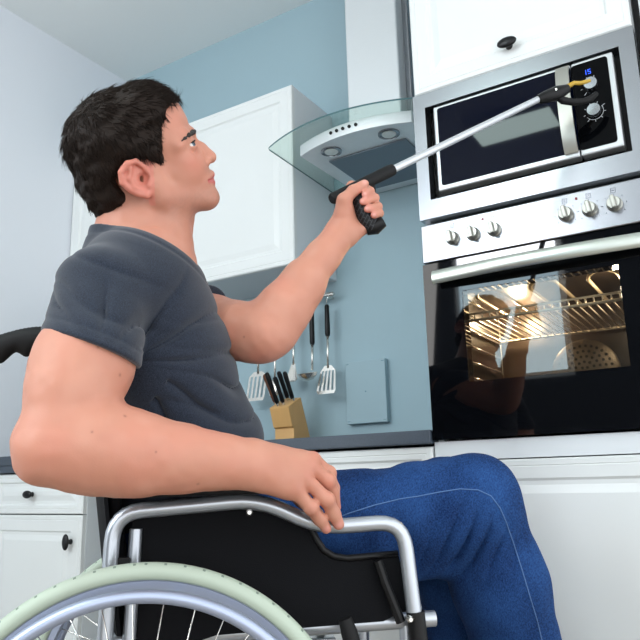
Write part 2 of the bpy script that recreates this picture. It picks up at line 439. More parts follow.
def rounded(x0, x1, z0, z1, r, y, n=5):
    out = []
    for cx, cz, a0 in ((x1 - r, z1 - r, 0), (x0 + r, z1 - r, 90), (x0 + r, z0 + r, 180), (x1 - r, z0 + r, 270)):
        for k in range(n + 1):
            a_ = math.radians(a0 + 90 * k / n); out.append((cx + r * math.cos(a_), y, cz + r * math.sin(a_)))
    return out
obj('door_glass', MB().prism(rounded(bx0 + .012, sx - .001, bz0 + .014, bz1 - .008, .007, bf + .003), (0, -.0045, 0)), M['navy_glass'], door)
ctrl = obj('control_panel', MB().box(sx + .001, bx1, bf, oyf + .012, bz0, bz1), door.data.materials[0], t, bevel=.004)
obj('panel_glass', MB().prism(rounded(sx + .001, bx1 - .013, bz0 + .014, bz1 - .008, .008, bf + .003), (0, -.0045, 0)), M['black_low'], ctrl)
# bowed door handle strip
w = MB(); vs = []; n = 12; h0, h1 = -.321, -.288
for k in range(n + 1):
    s_ = k / n; z = bz0 + .012 + (bz1 - .004 - bz0 - .012) * s_; y = bf - .006 - .022 * math.sin(PI * s_) ** .6
    vs += [(h0, y, z), (h1, y, z), (h1, y + .007, z), (h0, y + .007, z)]
fs = [(0, 1, 2, 3)] + [(4 * k + a_, 4 * k + 4 + a_, 4 * k + 4 + (a_ + 1) % 4, 4 * k + (a_ + 1) % 4) for k in range(n) for a_ in range(4)] + [(4 * n + 3, 4 * n + 2, 4 * n + 1, 4 * n)]
obj('handle', w.add(vs, [tuple(reversed(f)) for f in fs]), M['steel_satin'], door, smooth='auto')
for kz in (1.669, 1.596):
    kb = MB(); kb.lathe([(.0165, 0), (.0165, .014), (.0155, .016), (.0, .0162)], (-.240, bf - .0015, kz), (0, -1, 0), 32)
    obj('dial', kb, M['steel'], ctrl, smooth='auto')
    mk = MB()
    for k in range(9):
        if kz > 1.63 and k in (1, 2, 3): continue
        a_ = math.radians(20 + 320 * k / 8); ca, sa = math.cos(a_), math.sin(a_); px, pz = -.240 + .0245 * sa, kz + .0245 * ca
        l = .0045 if k % 4 == 1 else .0022
        mk.prism([(px - ca * .0006 - sa * l, bf - .0018, pz + sa * .0006 - ca * l), (px + ca * .0006 - sa * l, bf - .0018, pz - sa * .0006 - ca * l), (px + ca * .0006 + sa * l, bf - .0018, pz - sa * .0006 + ca * l), (px - ca * .0006 + sa * l, bf - .0018, pz + sa * .0006 + ca * l)], (0, .0006, 0))
    obj('printed_mark', mk, M['white_mark'], ctrl)
arc = MB().tube([(-.240 + .021 * math.sin(math.radians(a_)), bf - .0018, 1.596 + .021 * math.cos(math.radians(a_))) for a_ in range(60, 241, 12)], .0006, 6)
obj('printed_arc', arc, M['white_mark'], ctrl)
dg = MB(); dx, dz, s_ = -.250, 1.702, .0016                # blue clock digits 1 and 5
yy = (bf - .0019, bf - .0012)
dg.box(dx, dx + s_, *yy, dz, dz + .013)
fx = dx + .0055
dg.box(fx, fx + .007, *yy, dz + .0116, dz + .013); dg.box(fx, fx + s_, *yy, dz + .0065, dz + .0116)
dg.box(fx, fx + .007, *yy, dz + .0055, dz + .0069); dg.box(fx + .0055, fx + .007, *yy, dz + .0014, dz + .0055); dg.box(fx, fx + .007, *yy, dz, dz + .0014)
obj('clock_digits', dg, M['blue_digit'], ctrl)

# ================================================================= range hood
hc = -1.01; hzb, hzt = 1.815, 1.856
t = thing('range_hood', (hc, YW, hzb), 'steel range hood with curved glass canopy and square chimney', 'range hood')
def front_arc(xa, xb, yside, bulge, n=24):
    return [(xa + (xb - xa) * k / n, yside - bulge * (1 - (2 * k / n - 1) ** 2)) for k in range(n + 1)]
gl = front_arc(-1.318, -.742, 1.832, .072)
gl = [(-1.345, YW - .004), (-1.333, 1.850), (-1.328, 1.838)] + gl + [(-.738, 1.838), (-.738, YW - .004)]
n = len(gl); w = MB(); zt, zb = hzt + .007, hzt + .001
vs = [(x, y, zb) for x, y in gl] + [(x, y, zt) for x, y in gl]
w.add(vs, [tuple(range(n))[::-1], tuple(range(n, 2 * n))], 0)
w.add(vs, [(i, (i + 1) % n, (i + 1) % n + n, i + n) for i in range(n)], 1)
obj('glass_canopy', w, [M['hood_glass'], M['glass_edge']], t)
bd = front_arc(-1.222, -.798, 1.878, .048)
bd = [(-1.212, YW - .004)] + bd + [(-.808, YW - .004)]
body = obj('body', MB().prism([(x, y, hzb) for x, y in bd], (0, 0, hzt - hzb)), M['hood_steel'], t, bevel=.002)
obj('grease_filter', MB().box(-1.157, -.86, 1.962, YW - .06, hzb - .006, hzb - .0005), M['filter'], body, bevel=.002)
for lx in (-1.112, -.893):
    lm = obj('lamp', MB().lathe([(.036, 0), (.036, .004), (.031, .006), (.0300, .003)], (lx, 1.905, hzb), (0, 0, -1), 28), M['steel'], body, smooth='auto')
    obj('lamp_lens', MB().lathe([(.024, .0031), (.022, .0055), (.0, .0065)], (lx, 1.905, hzb), (0, 0, -1), 24), M['lamp_lens'], lm, smooth='auto')
for k in range(5):
    x = hc - .06 + k * .024; y = 1.878 - .048 * (1 - (2 * (x + 1.222) / .424 - 1) ** 2)
    obj('button', MB().lathe([(.0055, -.002), (.0055, .004), (.0045, .005)], (x, y, (hzb + hzt) / 2 + .003), (0, -1, 0), 14), M['black'], body, smooth='auto')
ch0, ch1, chy = -1.124, -.912, 2.055
obj('chimney', MB().box(ch0, ch1, chy, YW - .003, hzt + .008, HC - .002), M['hood_steel'], t, bevel=.008, seg=3)
obj('chimney_sleeve', MB().box(ch1 - .02, ch1 + .022, chy + .055, YW - .003, hzt + .008, HC - .002), M['steel'], t, bevel=.006, seg=3)

# ================================================================= things on the blue wall and worktop
o = MB().box(-1.309, -1.141, YW - .028, YW - .001, .920, 1.154)
o = obj('wall_box', o, M['blue_box'], bevel=.002)
tag(o, 'flat blue rectangular cover box fixed to the blue wall above the worktop', 'wall box')
mk_ = mat('faint grey mark', (104, 138, 152), .6)
for x in (-1.300, -1.150):
    for z in (.929, 1.145): obj('corner_mark', MB().box(x - .006, x + .006, YW - .0288, YW - .0275, z - .0012, z + .0012), mk_, o)
obj('center_screw', MB().lathe([(.003, 0), (.003, .001)], (-1.225, YW - .028, 1.037), (0, -1, 0), 10), mk_, o)

ry = YW - .055; rz = 1.425
t = thing('utensil_rail', (-1.7, YW, rz), 'thin steel utensil rail on the blue wall', 'rail')
obj('rail', MB().tube([(-2.1, ry, rz), (-1.345, ry, rz)], .006, 12), M['chrome'], t, smooth='auto')
obj('end_cap', MB().lathe([(.009, -.012), (.0095, -.008), (.0095, .008), (.006, .012)], (-1.345, ry, rz), (1, 0, 0), 16), M['chrome'], t, smooth='auto')
for x in (-2.05, -1.37): obj('bracket', MB().tube([(x, YW - .001, rz), (x, ry, rz)], .006, 12), M['chrome'], t, smooth='auto')

def utensil(kind, u, ztop, hl, neck_end, label, cat):
    p = on_y(u, 330, ry); x = p[0]; y = ry - .004
    t = thing(kind, (x, y, ztop), label, cat, 'steel utensils hanging on the rail')
    w = MB().tube([(x + .008 * math.sin(a_), y - .0, rz + .0055 - .010 + .0135 * math.cos(a_)) for a_ in np.linspace(-1.2, PI, 10)] + [(x, y, ztop)], .0015, 8)
    obj('hook', w, M['chrome'], t, smooth=True)
    obj('handle', MB().tube([(x, y, ztop), (x, y, ztop - .008), (x, y, ztop - hl + .01), (x, y, ztop - hl)], [.006, .0095, .0105, .008], 12), M['black'], t, smooth='auto')
    obj('shaft', MB().tube([(x, y, ztop - hl), (x, y - .004, neck_end)], [.0055, .0045], 10), M['chrome'], t, smooth=True)
    return t, x, y
def slotted_blade(t, x, y, z1, z0, wt, wb, slots, tilt):
    zs = [z1, z1 - .02, z0 + .006, z0]; w = MB(); ns = slots * 2 + 1
    for k in range(ns):                                    # bars between slots, joined at top and bottom edges
        if k % 2: continue
        a, b = k / ns - .5, (k + 1) / ns - .5
        w.prism([(x + wt * a, y, z1 - .02), (x + wt * b, y, z1 - .02), (x + wb * b, y - tilt, z0 + .012), (x + wb * a, y - tilt, z0 + .012)], (0, .0018, 0))
    w.prism([(x - wt * .22, y, z1), (x + wt * .22, y, z1), (x + wt / 2, y, z1 - .0195), (x - wt / 2, y, z1 - .0195)], (0, .0018, 0))
    w.prism([(x - wb / 2, y - tilt, z0 + .0125), (x + wb / 2, y - tilt, z0 + .0125), (x + wb * .42, y - tilt, z0), (x - wb * .42, y - tilt, z0)], (0, .0018, 0))
    obj('blade', w, M['chrome'], t)
t, x, y = utensil('slotted_spatula', 328, 1.385, .125, 1.135, 'slotted steel spatula with black handle, nearest the end of the rail', 'spatula')
slotted_blade(t, x, y - .004, 1.145, 1.035, .066, .084, 4, .02)
t, x, y = utensil('ladle', 312.5, 1.380, .145, 1.135, 'steel ladle with black handle hanging beside the slotted spatula', 'ladle')
w = MB()
w.lathe([(.001, -.030), (.020, -.026), (.034, -.012), (.040, .0), (.0385, .0), (.032, -.011), (.018, -.024), (.001, -.028)], (x - .002, y - .036, 1.120), (0, -.2, 1), 24)
obj('bowl', w, M['chrome'], t, smooth='auto')
t, x, y = utensil('turner', 294, 1.36, .10, 1.165, 'steel turner with flared blade hanging right above the knives', 'turner')
obj('blade', MB().prism([(x - .008, y - .004, 1.17), (x + .008, y - .004, 1.17), (x + .028, y - .02, 1.105), (x + .024, y - .03, 1.094), (x - .024, y - .03, 1.094), (x - .028, y - .02, 1.105)], (0, .0018, 0)), M['chrome'], t)
t, x, y = utensil('serving_spoon', 275.5, 1.36, .10, 1.10, 'steel serving spoon half hidden behind the knife handles', 'spoon')
obj('bowl', MB().ell((x, y - .012, 1.075), (.026, .009, .040), 20, 12), M['chrome'], t, smooth=True)
t, x, y = utensil('slotted_skimmer', 259, 1.36, .10, 1.145, 'wide slotted steel skimmer next to the man\'s belly', 'skimmer')
slotted_blade(t, x, y - .004, 1.155, 1.035, .092, .090, 4, .02)

# knife block
kY = 2.14
A = on_y(275, 438, kY); B = on_y(294, 438, kY)
kx0, kx1 = A[0], B[0]; kb = HT + .0005
t = thing('knife_block', ((kx0 + kx1) / 2, kY, kb), 'slanted beech knife block standing on the worktop', 'knife block')
side = [(kY, kb), (kY, kb + .068), (kY - .010, kb + .072), (kY - .034, kb + .143), (kY + .050, kb + .184), (kY + .125, kb)]
wd = kx1 - kx0
obj('body', MB().prism([(kx0, y, z) for y, z in side], (wd, 0, 0)), M['wood'], t, bevel=.002)
dirn = Vector((-.10, -.40, .91)).normalized()
def knife(fx, fy, ln, m, label, r=.0085):
    y = kY - .034 + .084 * fy; z = kb + .143 + .041 * fy + .0005
    b = Vector((kx0 + wd * fx, y, z)); d = dirn + Vector(((fx - .5) * .12, 0, 0)); d.normalize()
    t = thing('kitchen_knife', b, label, 'knife', 'knives in the beech block')
    obj('bolster', MB().tube([b, b + d * .010], [.006, .0075], 12), M['chrome'], t, smooth='auto')
    hp = [b + d * (.010 + ln * s_) for s_ in (0, .06, .3, .6, .85, .97, 1)]
    obj('handle', MB().tube(hp, [r * .75, r, r * .92, r, r * 1.12, r * .9, r * .4], 12), m, t, smooth='auto')
knife(.12, .35, .112, M['brown_wood'], 'knife with a brown wooden handle, outermost in the beech block')
knife(.38, .15, .122, M['black'], 'tall black-handled knife beside the brown-handled one in the block')
knife(.62, .22, .100, M['black'], 'shorter black-handled knife low in the middle of the block')
knife(.50, .75, .105, M['black'], 'black-handled knife at the back of the block near the wall')
knife(.86, .60, .105, M['black'], 'black-handled knife nearest the ladle in the beech block')
# ================================================================= soft bodies: distance fields turned into one continuous mesh
class Field:
    def __init__(s): s.p = []; s.disp = None
    def cone(s, a, b, ra, rb, k=.01, op='u'):
        a = np.asarray(a, float); b = np.asarray(b, float); ba = b - a; L2 = float(ba @ ba) + 1e-12
        def f(P):
            pa = P - a; h = np.clip(pa @ ba / L2, 0, 1)
            return np.sqrt(((pa - h[:, None] * ba) ** 2).sum(1)) - (ra + (rb - ra) * h)
        s.p.append((f, op, k)); return s
    def chain(s, pts, rs, k=.006, op='u'):
        for i in range(len(pts) - 1): s.cone(pts[i], pts[i + 1], rs[i], rs[i + 1], k, op)
        return s
    def ell(s, c, r, M_=None, k=.01, op='u'):
        c = np.asarray(c, float); r = np.asarray(r, float); M_ = np.eye(3) if M_ is None else np.asarray(M_, float)
        def f(P):
            w = (P - c) @ M_.T; k0 = np.sqrt(((w / r) ** 2).sum(1)); k1 = np.sqrt(((w / r ** 2) ** 2).sum(1)) + 1e-9
            return k0 * (k0 - 1) / k1
        s.p.append((f, op, k)); return s
    def fn(s, f, op='i', k=.004): s.p.append((f, op, k)); return s
    def plane(s, p0, n, k=.004):                          # keep the side n points away from
        p0 = np.asarray(p0, float); n = np.asarray(n, float); n = n / np.linalg.norm(n)
        return s.fn(lambda P: (P - p0) @ n, 'i', k)
    def eval(s, P, idx=None):
        d = np.full(len(P), 1e3)
        for i in (range(len(s.p)) if idx is None else idx):
            f, op, k = s.p[i]; e = f(P)
            if op == 'u':
                h = np.clip(.5 + .5 * (d - e) / k, 0, 1); d = d + (e - d) * h - k * h * (1 - h)
            else:
                if op == 's': e = -e
                h = np.clip(.5 - .5 * (d - e) / k, 0, 1); d = d + (e - d) * h + k * h * (1 - h)
        return d
    def mesh(s, lo, hi, h, B=16, margin=.012):
        lo = np.asarray(lo, float); hi = np.asarray(hi, float); nb = np.ceil((hi - lo) / (h * B)).astype(int); NC = nb * B + 2
        g = np.stack(np.meshgrid(*[np.arange(n) for n in nb], indexing='ij'), -1).reshape(-1, 3)
        ctr = lo + (g + .5) * B * h; half = B * h * .5 * math.sqrt(3)
        E = np.stack([f(ctr) for f, _, _ in s.p], 1)
        near = np.abs(s.eval(ctr)) < half * 1.35 + margin
        off = np.stack(np.meshgrid(*[np.arange(B + 1)] * 3, indexing='ij'), -1).reshape(-1, 3)
        ids, pos, quads = [], [], []
        n1 = B + 1
        corner = [(i, j, k) for i in (0, 1) for j in (0, 1) for k in (0, 1)]
        edges = [(a, b) for a in range(8) for b in range(a + 1, 8) if bin(a ^ b).count('1') == 1]
        for bi in np.nonzero(near)[0]:
            base = g[bi] * B; P = lo + (base + off) * h
            e = E[bi]; um = min([e[i] for i in range(len(s.p)) if s.p[i][1] == 'u'])
            idx = [i for i in range(len(s.p)) if s.p[i][1] == 'i' or e[i] < (um + 2.6 * half + s.p[i][2] + margin if s.p[i][1] == 'u' else 1.5 * half + margin)]
            D = s.eval(P, idx)
            if D.min() > .02 or D.max() < -.02: continue
            if s.disp is not None: D = D + s.disp(P)
            D = D.reshape(n1, n1, n1); I = D < 0
            if I.all() or not I.any(): continue
            cnt = sum(I[a:a + B, b:b + B, c:c + B].astype(int) for a, b, c in corner)
            ci = np.argwhere((cnt > 0) & (cnt < 8))
            if len(ci):
                val = np.stack([D[ci[:, 0] + a, ci[:, 1] + b, ci[:, 2] + c] for a, b, c in corner], 1)
                acc = np.zeros((len(ci), 3)); num = np.zeros(len(ci)); ca = np.array(corner, float)
                for a, b in edges:
                    m = (val[:, a] < 0) != (val[:, b] < 0); t = np.where(m, val[:, a] / np.where(m, val[:, a] - val[:, b], 1), 0)
                    acc += np.where(m[:, None], ca[a] + t[:, None] * (ca[b] - ca[a]), 0); num += m
                pos.append(lo + (base + ci + acc / num[:, None]) * h)
                gc = base + ci; ids.append((gc[:, 0] * NC[1] + gc[:, 1]) * NC[2] + gc[:, 2])
            for ax in range(3):
                sl = [slice(0, B)] * 3; s2 = list(sl); s2[ax] = slice(1, B + 1)
                A0 = I[tuple(sl)]; A1 = I[tuple(s2)]; ed = np.argwhere(A0 != A1)
                if not len(ed): continue
                flip = A0[ed[:, 0], ed[:, 1], ed[:, 2]]; gc = base + ed; u, v = (ax + 1) % 3, (ax + 2) % 3
                q4 = []
                for du, dv in ((1, 1), (0, 1), (0, 0), (1, 0)):
                    c = gc.copy(); c[:, u] -= du; c[:, v] -= dv; q4.append((c[:, 0] * NC[1] + c[:, 1]) * NC[2] + c[:, 2])
                Q = np.stack(q4, 1); Q[~flip] = Q[~flip][:, ::-1]; quads.append(Q)
        ids = np.concatenate(ids); pos = np.concatenate(pos); Q = np.concatenate(quads)
        o = np.argsort(ids); ids = ids[o]; pos = pos[o]
        k = np.searchsorted(ids, Q); k = np.minimum(k, len(ids) - 1); ok = (ids[k] == Q).all(1); F = k[ok]
        for _ in range(2):                                 # light smoothing
            S_ = np.zeros_like(pos); C_ = np.zeros(len(pos))
            for a in range(4):
                np.add.at(S_, F[:, a], pos[F[:, (a + 1) % 4]] + pos[F[:, (a + 3) % 4]]); np.add.at(C_, F[:, a], 2)
            pos = np.where(C_[:, None] > 0, .5 * pos + .5 * S_ / np.maximum(C_, 1)[:, None], pos)
        return pos, F
def np_mesh(name, pos, F, m, parent=None, colors=None):
    me = bpy.data.meshes.new(name); n = len(pos)
    me.vertices.add(n); me.vertices.foreach_set('co', to_world(pos).astype(np.float32).ravel())
    k = len(F); me.loops.add(4 * k); me.loops.foreach_set('vertex_index', F.astype(np.int32).ravel())
    me.polygons.add(k); me.polygons.foreach_set('loop_start', np.arange(0, 4 * k, 4, dtype=np.int32))
    me.polygons.foreach_set('use_smooth', np.ones(k, bool))
    me.update(calc_edges=True); me.validate()
    me.materials.append(m)
    if colors is not None:
        at = me.color_attributes.new('tone', 'FLOAT_COLOR', 'POINT'); at.data.foreach_set('color', colors.astype(np.float32).ravel())
    o = bpy.data.objects.new(name, me); COL.objects.link(o)
    if parent is not None:
        o.parent = parent; o.matrix_parent_inverse = WM.get(parent.name, Matrix.Identity(4)).inverted()
    return o
def vnoise(P, sc, seed=0):                                # smooth value noise, numpy
    X = P * sc + seed * 17.31; i = np.floor(X).astype(np.int64); f = X - i; f = f * f * (3 - 2 * f)
    def hsh(a, b, c):
        n = (a * 374761393 + b * 668265263 + c * 2147483647 + seed * 1274126177) & 0xffffffff
        n = ((n ^ (n >> 13)) * 1274126177) & 0xffffffff
        return ((n ^ (n >> 16)) & 0xffff) / 65535.0
    r = 0
    for a in (0, 1):
        for b in (0, 1):
            for c in (0, 1):
                r = r + (f[:, 0] if a else 1 - f[:, 0]) * (f[:, 1] if b else 1 - f[:, 1]) * (f[:, 2] if c else 1 - f[:, 2]) * hsh(i[:, 0] + a, i[:, 1] + b, i[:, 2] + c)
    return r * 2 - 1

# ---------------------------------------------------------------- head frame: side-on plane through the head, 22 degrees tipped up
HZ = 1.25; HU, HV = 145, 150; HM = HZ / FOC
hc0 = q(HU, HV, HZ); hS = -hc0 / np.linalg.norm(hc0)
hE1 = np.array([1.0, 0, 0]); hE1 -= hS * hE1.dot(hS); hE1 /= np.linalg.norm(hE1)
hE2 = np.cross(hS, hE1); hE2 = hE2 if hE2[1] > 0 else -hE2
def H(u, v, s=0.0): return hc0 + hE1 * (u - HU) * HM + hE2 * (v - HV) * HM + hS * s
hF = hE1 * .925 - hE2 * .378; hU = -hE1 * .378 - hE2 * .925
HB = np.stack([hF, hU, hS])                               # rows: forward, up, side
def hel(F_, u, v, s, r, k=.008, op='u', px=True):
    r = (r[0] * HM, r[1] * HM, r[2]) if px else r
    F_.ell(H(u, v, s), r, HB, k, op)
def head_uvs(P):
    d = P - hc0
    return d @ hE1 / HM + HU, d @ hE2 / HM + HV, d @ hS

body = Field()
# skull, forehead, face
hel(body, 128, 143, 0, (57, 50, .076))
hel(body, 160, 125, 0, (27.5, 30, .062), .02)
hel(body, 170, 172, 0, (33, 34, .062), .02)
hel(body, 181, 165, 0, (24.5, 27, .052), .015)
hel(body, 199, 182, 0, (13, 14, .029), .014)
hel(body, 204.5, 197.5, 0, (12.5, 11.5, .023), .012)
for s in (-1, 1):
    body.cone(H(203, 199, .012 * s), H(157, 193, .056 * s), .015, .017, .02)
    body.cone(H(157, 193, .056 * s), H(150, 170, .064 * s), .017, .014, .02)
    body.cone(H(190, 133.5, .004 * s), H(184, 137, .038 * s), .0085, .0075, .012)      # brow ridge
    body.cone(H(184, 137, .038 * s), H(177, 146, .056 * s), .0075, .0075, .012)
    hel(body, 166, 143, .044 * s, (15, 16, .0175), .02)                                  # temple
    hel(body, 181, 160, .040 * s, (11, 9, .017), .014)                                  # cheekbone
    hel(body, 194.5, 145.5, .040 * s, (8, 6.2, .024), .008, 's')                       # eye socket
    body.ell(H(187, 145.8, .0325 * s), (.0144, .0140, .0144), HB, .004)                 # lids
    body.ell(H(187, 145.8, .0325 * s) + hF * .0105 + hS * .0035 * s, (.0125, .0042, .0150), HB, .001, 's')
body.chain([H(190.5, 140), H(200.5, 148), H(209.6, 157)], [.0072, .0085, .0112], .008)  # nose
for s in (-1, 1):
    hel(body, 204, 161.8, .0115 * s, (6.2, 4.8, .0085), .004)
    hel(body, 208.5, 165, .0075 * s, (2.8, 1.8, .0034), .002, 's')
    body.cone(H(208.8, 174.6, .0), H(204.5, 180, .024 * s), .0078, .0038, .003)          # lips
    body.cone(H(209.2, 182.6, .0), H(204.5, 180.5, .023 * s), .0080, .0038, .003)
    body.cone(H(214.5, 178.7, .0), H(205.5, 180.3, .026 * s), .0012, .0018, .002, 's')
    # ear
    sx = lambda a: a * s
    o_ = [(147, 176, .0755), (144, 166, .079), (136, 160, .0835), (128, 162, .087), (122, 170, .089), (123, 180, .0885), (129.5, 186.5, .0865), (137, 190.5, .083), (144, 191.5, .0795)]
    body.chain([H(u, v, sx(a)) for u, v, a in o_], [.0040, .0044, .0048, .0048, .0048, .0046, .0044, .0048, .0060], .002)
    body.cone(H(144, 191.5, sx(.0795)), H(150, 186, sx(.075)), .0060, .0045, .005)
    body.ell(H(134, 177, sx(.079)), (.0225, .031, .0045), np.stack([hF * .97 + hU * .24, hU * .97 - hF * .24, hS + hF * .25 * s]), .005)
    body.chain([H(131, 167, sx(.086)), H(129, 176, sx(.0865)), (H(133, 184, sx(.085))), H(141, 188, sx(.081))], [.0032, .0036, .0036, .0034], .004)
    body.ell(H(142.5, 176.5, sx(.0905)), (.0130, .0140, .0200), HB, .002, 's')
    body.chain([H(141, 166.5, sx(.089)), H(132, 165.5, sx(.094)), H(125.5, 172, sx(.096)), H(127, 181, sx(.096))], [.0030, .0038, .0038, .003], .003, 's')
    body.cone(H(150, 179, sx(.0745)), H(147.5, 183, sx(.079)), .0042, .0045, .005)
# neck
body.cone(H(157, 208), q(151, 275, 1.255), .058, .062, .03)
body.cone(H(130, 200), q(120, 270, 1.26), .052, .062, .03)
body.cone(H(153, 182, .058), H(176, 240, .022), .011, .010, .02)                           # neck muscle
body.cone(H(182, 222, .0), H(181, 231, .0), .012, .012, .015)                              # larynx
# trunk under the shirt
body.cone(q(140, 290, 1.26), q(175, 460, 1.28), .105, .115, .05)
SN, SF = q(104, 294, 1.10), q(160, 315, 1.43)             # shoulder joints, near and far
body.cone(q(138, 275, 1.25), SN + np.array([.01, 0, .02]), .06, .062, .04)
body.cone(q(140, 280, 1.27), SF, .06, .060, .04)
# near arm (his right): upper arm, elbow, forearm on the arm pad
EN = q(50, 448, .955); WN = q(252, 464, 1.035)
up_mid = q(84, 366, 1.02)
body.cone(SN, up_mid, .056, .0635, .03)
body.cone(q(86, 409, .915), q(121, 398, .945), .002, .003, .012, 's')
body.cone(up_mid, EN + np.array([.012, -.004, 0]), .0635, .0490, .03)
body.cone(q(70, 392, .985), q(82, 360, 1.02), .056, .060, .03)
body.cone(q(36, 462, .958), q(41, 445, .96), .024, .034, .02)                              # point of the elbow
fa = lambda t: EN + (WN - EN) * t
body.chain([fa(.02) + np.array([0, -.002, 0]), fa(.22) + np.array([0, -.004, 0]), fa(.42) + np.array([0, .0, 0]), fa(.65), fa(.86), fa(1.0)],
           [.0475, .0570, .0520, .0425, .0335, .0300], .03)
body.cone(fa(.12) + np.array([0, -.018, .004]), fa(.42) + np.array([0, -.014, .0]), .040, .034, .03)
# near hand over the front of the armrest
kn = [q(293, 488, 1.052), q(302.5, 476, 1.064), q(310, 466, 1.080), q(313, 459, 1.097)]     # knuckles: little, ring, middle, index
kr = [.0128, .0132, .0136, .0130]
for i in range(4):
    a = WN + np.array([0, (-.010 + .007 * (3 - i)) * 1.0, -.006 + .006 * i])
    body.cone(a, kn[i] + np.array([0, .002, .002]), .0235, kr[i], .016)
body.cone(q(262, 470, 1.045), q(288, 484, 1.062), .026, .020, .02)
fing = [[(311, 508, 1.061), (320, 519.5, 1.072), (326.5, 528.5, 1.082)],
        [(327, 500.5, 1.073), (334, 514, 1.082), (338.5, 524.5, 1.088)],
        [(327.5, 481.5, 1.092), (333, 494, 1.103), (335.5, 507, 1.108)],
        [(328, 474, 1.112), (333, 488, 1.123), (335, 500, 1.127)]]
frr = [[.0118, .0104, .0096, .0082], [.0122, .0112, .0102, .0088], [.0124, .0116, .0104, .0088], [.0120, .0112, .0102, .0088]]
for i in range(4):
    pts = [kn[i]] + [q(*p) for p in fing[i]]
    body.chain(pts, frr[i], .004)
    for j, p in enumerate(pts[1:2]): body.ell(p + np.array([.001, -.002, -.001]), (frr[i][1] * 1.04,) * 3, None, .006)
body.chain([q(264, 474, 1.065), q(285, 486, 1.105), q(303, 500, 1.125), q(318, 514, 1.128)], [.018, .0145, .0115, .0095], .010)   # thumb on the inner side
# far arm (his left) raised with the grabber
EF = q(262, 335, 1.275); WF = q(342, 232, 1.362)
body.chain([SF, q(212, 325, 1.345), q(240, 331, 1.30), EF], [.058, .053, .049, .043], .03)
body.cone(q(252, 347, 1.275), q(268, 346, 1.275), .024, .022, .02)
ff_ = lambda t: EF + (WF - EF) * t
body.chain([EF, ff_(.25), ff_(.5), ff_(.75), ff_(.93), WF], [.043, .0435, .0370, .0295, .0255, .0260], .025)
body.cone(ff_(.08) + np.array([.020, .012, 0]), ff_(.45) + np.array([.010, .008, 0]), .032, .027, .025)
# far hand round the pistol grip
mc = [q(352, 187, 1.398), q(356, 196, 1.400), (q(359, 205, 1.398)), q(362, 214, 1.392)]
for i, p in enumerate(mc):
    body.cone(WF + np.array([.002 * i - .003, .0, .002]), p, .0225, .0125, .014)
body.cone(WF, q(345, 208, 1.352), .024, .0165, .014)                                        # thenar
body.cone(WF + np.array([.012, .004, .0]), q(362, 229, 1.362), .0205, .0135, .012)          # heel of the hand
fz = [[(366, 188.5, 1.404), (370, 191.0, 1.374), (365.0, 194.6, 1.344)],
      [(371, 195, 1.406), (375, 198, 1.370), (362.8, 201.5, 1.338)],
      [(373.5, 203.5, 1.404), (378, 206.5, 1.370), (367.5, 209.2, 1.338)],
      [(376, 211.5, 1.398), (379.5, 213.5, 1.368), (374, 215.2, 1.341)]]
for i in range(4):
    body.chain([mc[i]] + [q(*p) for p in fz[i]], [.0118, .0098, .0088, .0072] if i < 3 else [.0108, .0090, .0082, .0068], .003)
body.chain([q(343, 212, 1.350), q(344.5, 200, 1.345), q(353, 191, 1.347), q(364.5, 184, 1.356)], [.0165, .0135, .0108, .0085], .007)  # thumb along the barrel
body.fn(lambda P: -(np.linalg.norm(P - q(200, 800, 1.2), axis=1) - .1), 'i')
body.disp = lambda P: .0007 * vnoise(P, 70, 3)

from mathutils.bvhtree import BVHTree
cw_ = lambda v: v / np.linalg.norm(v)
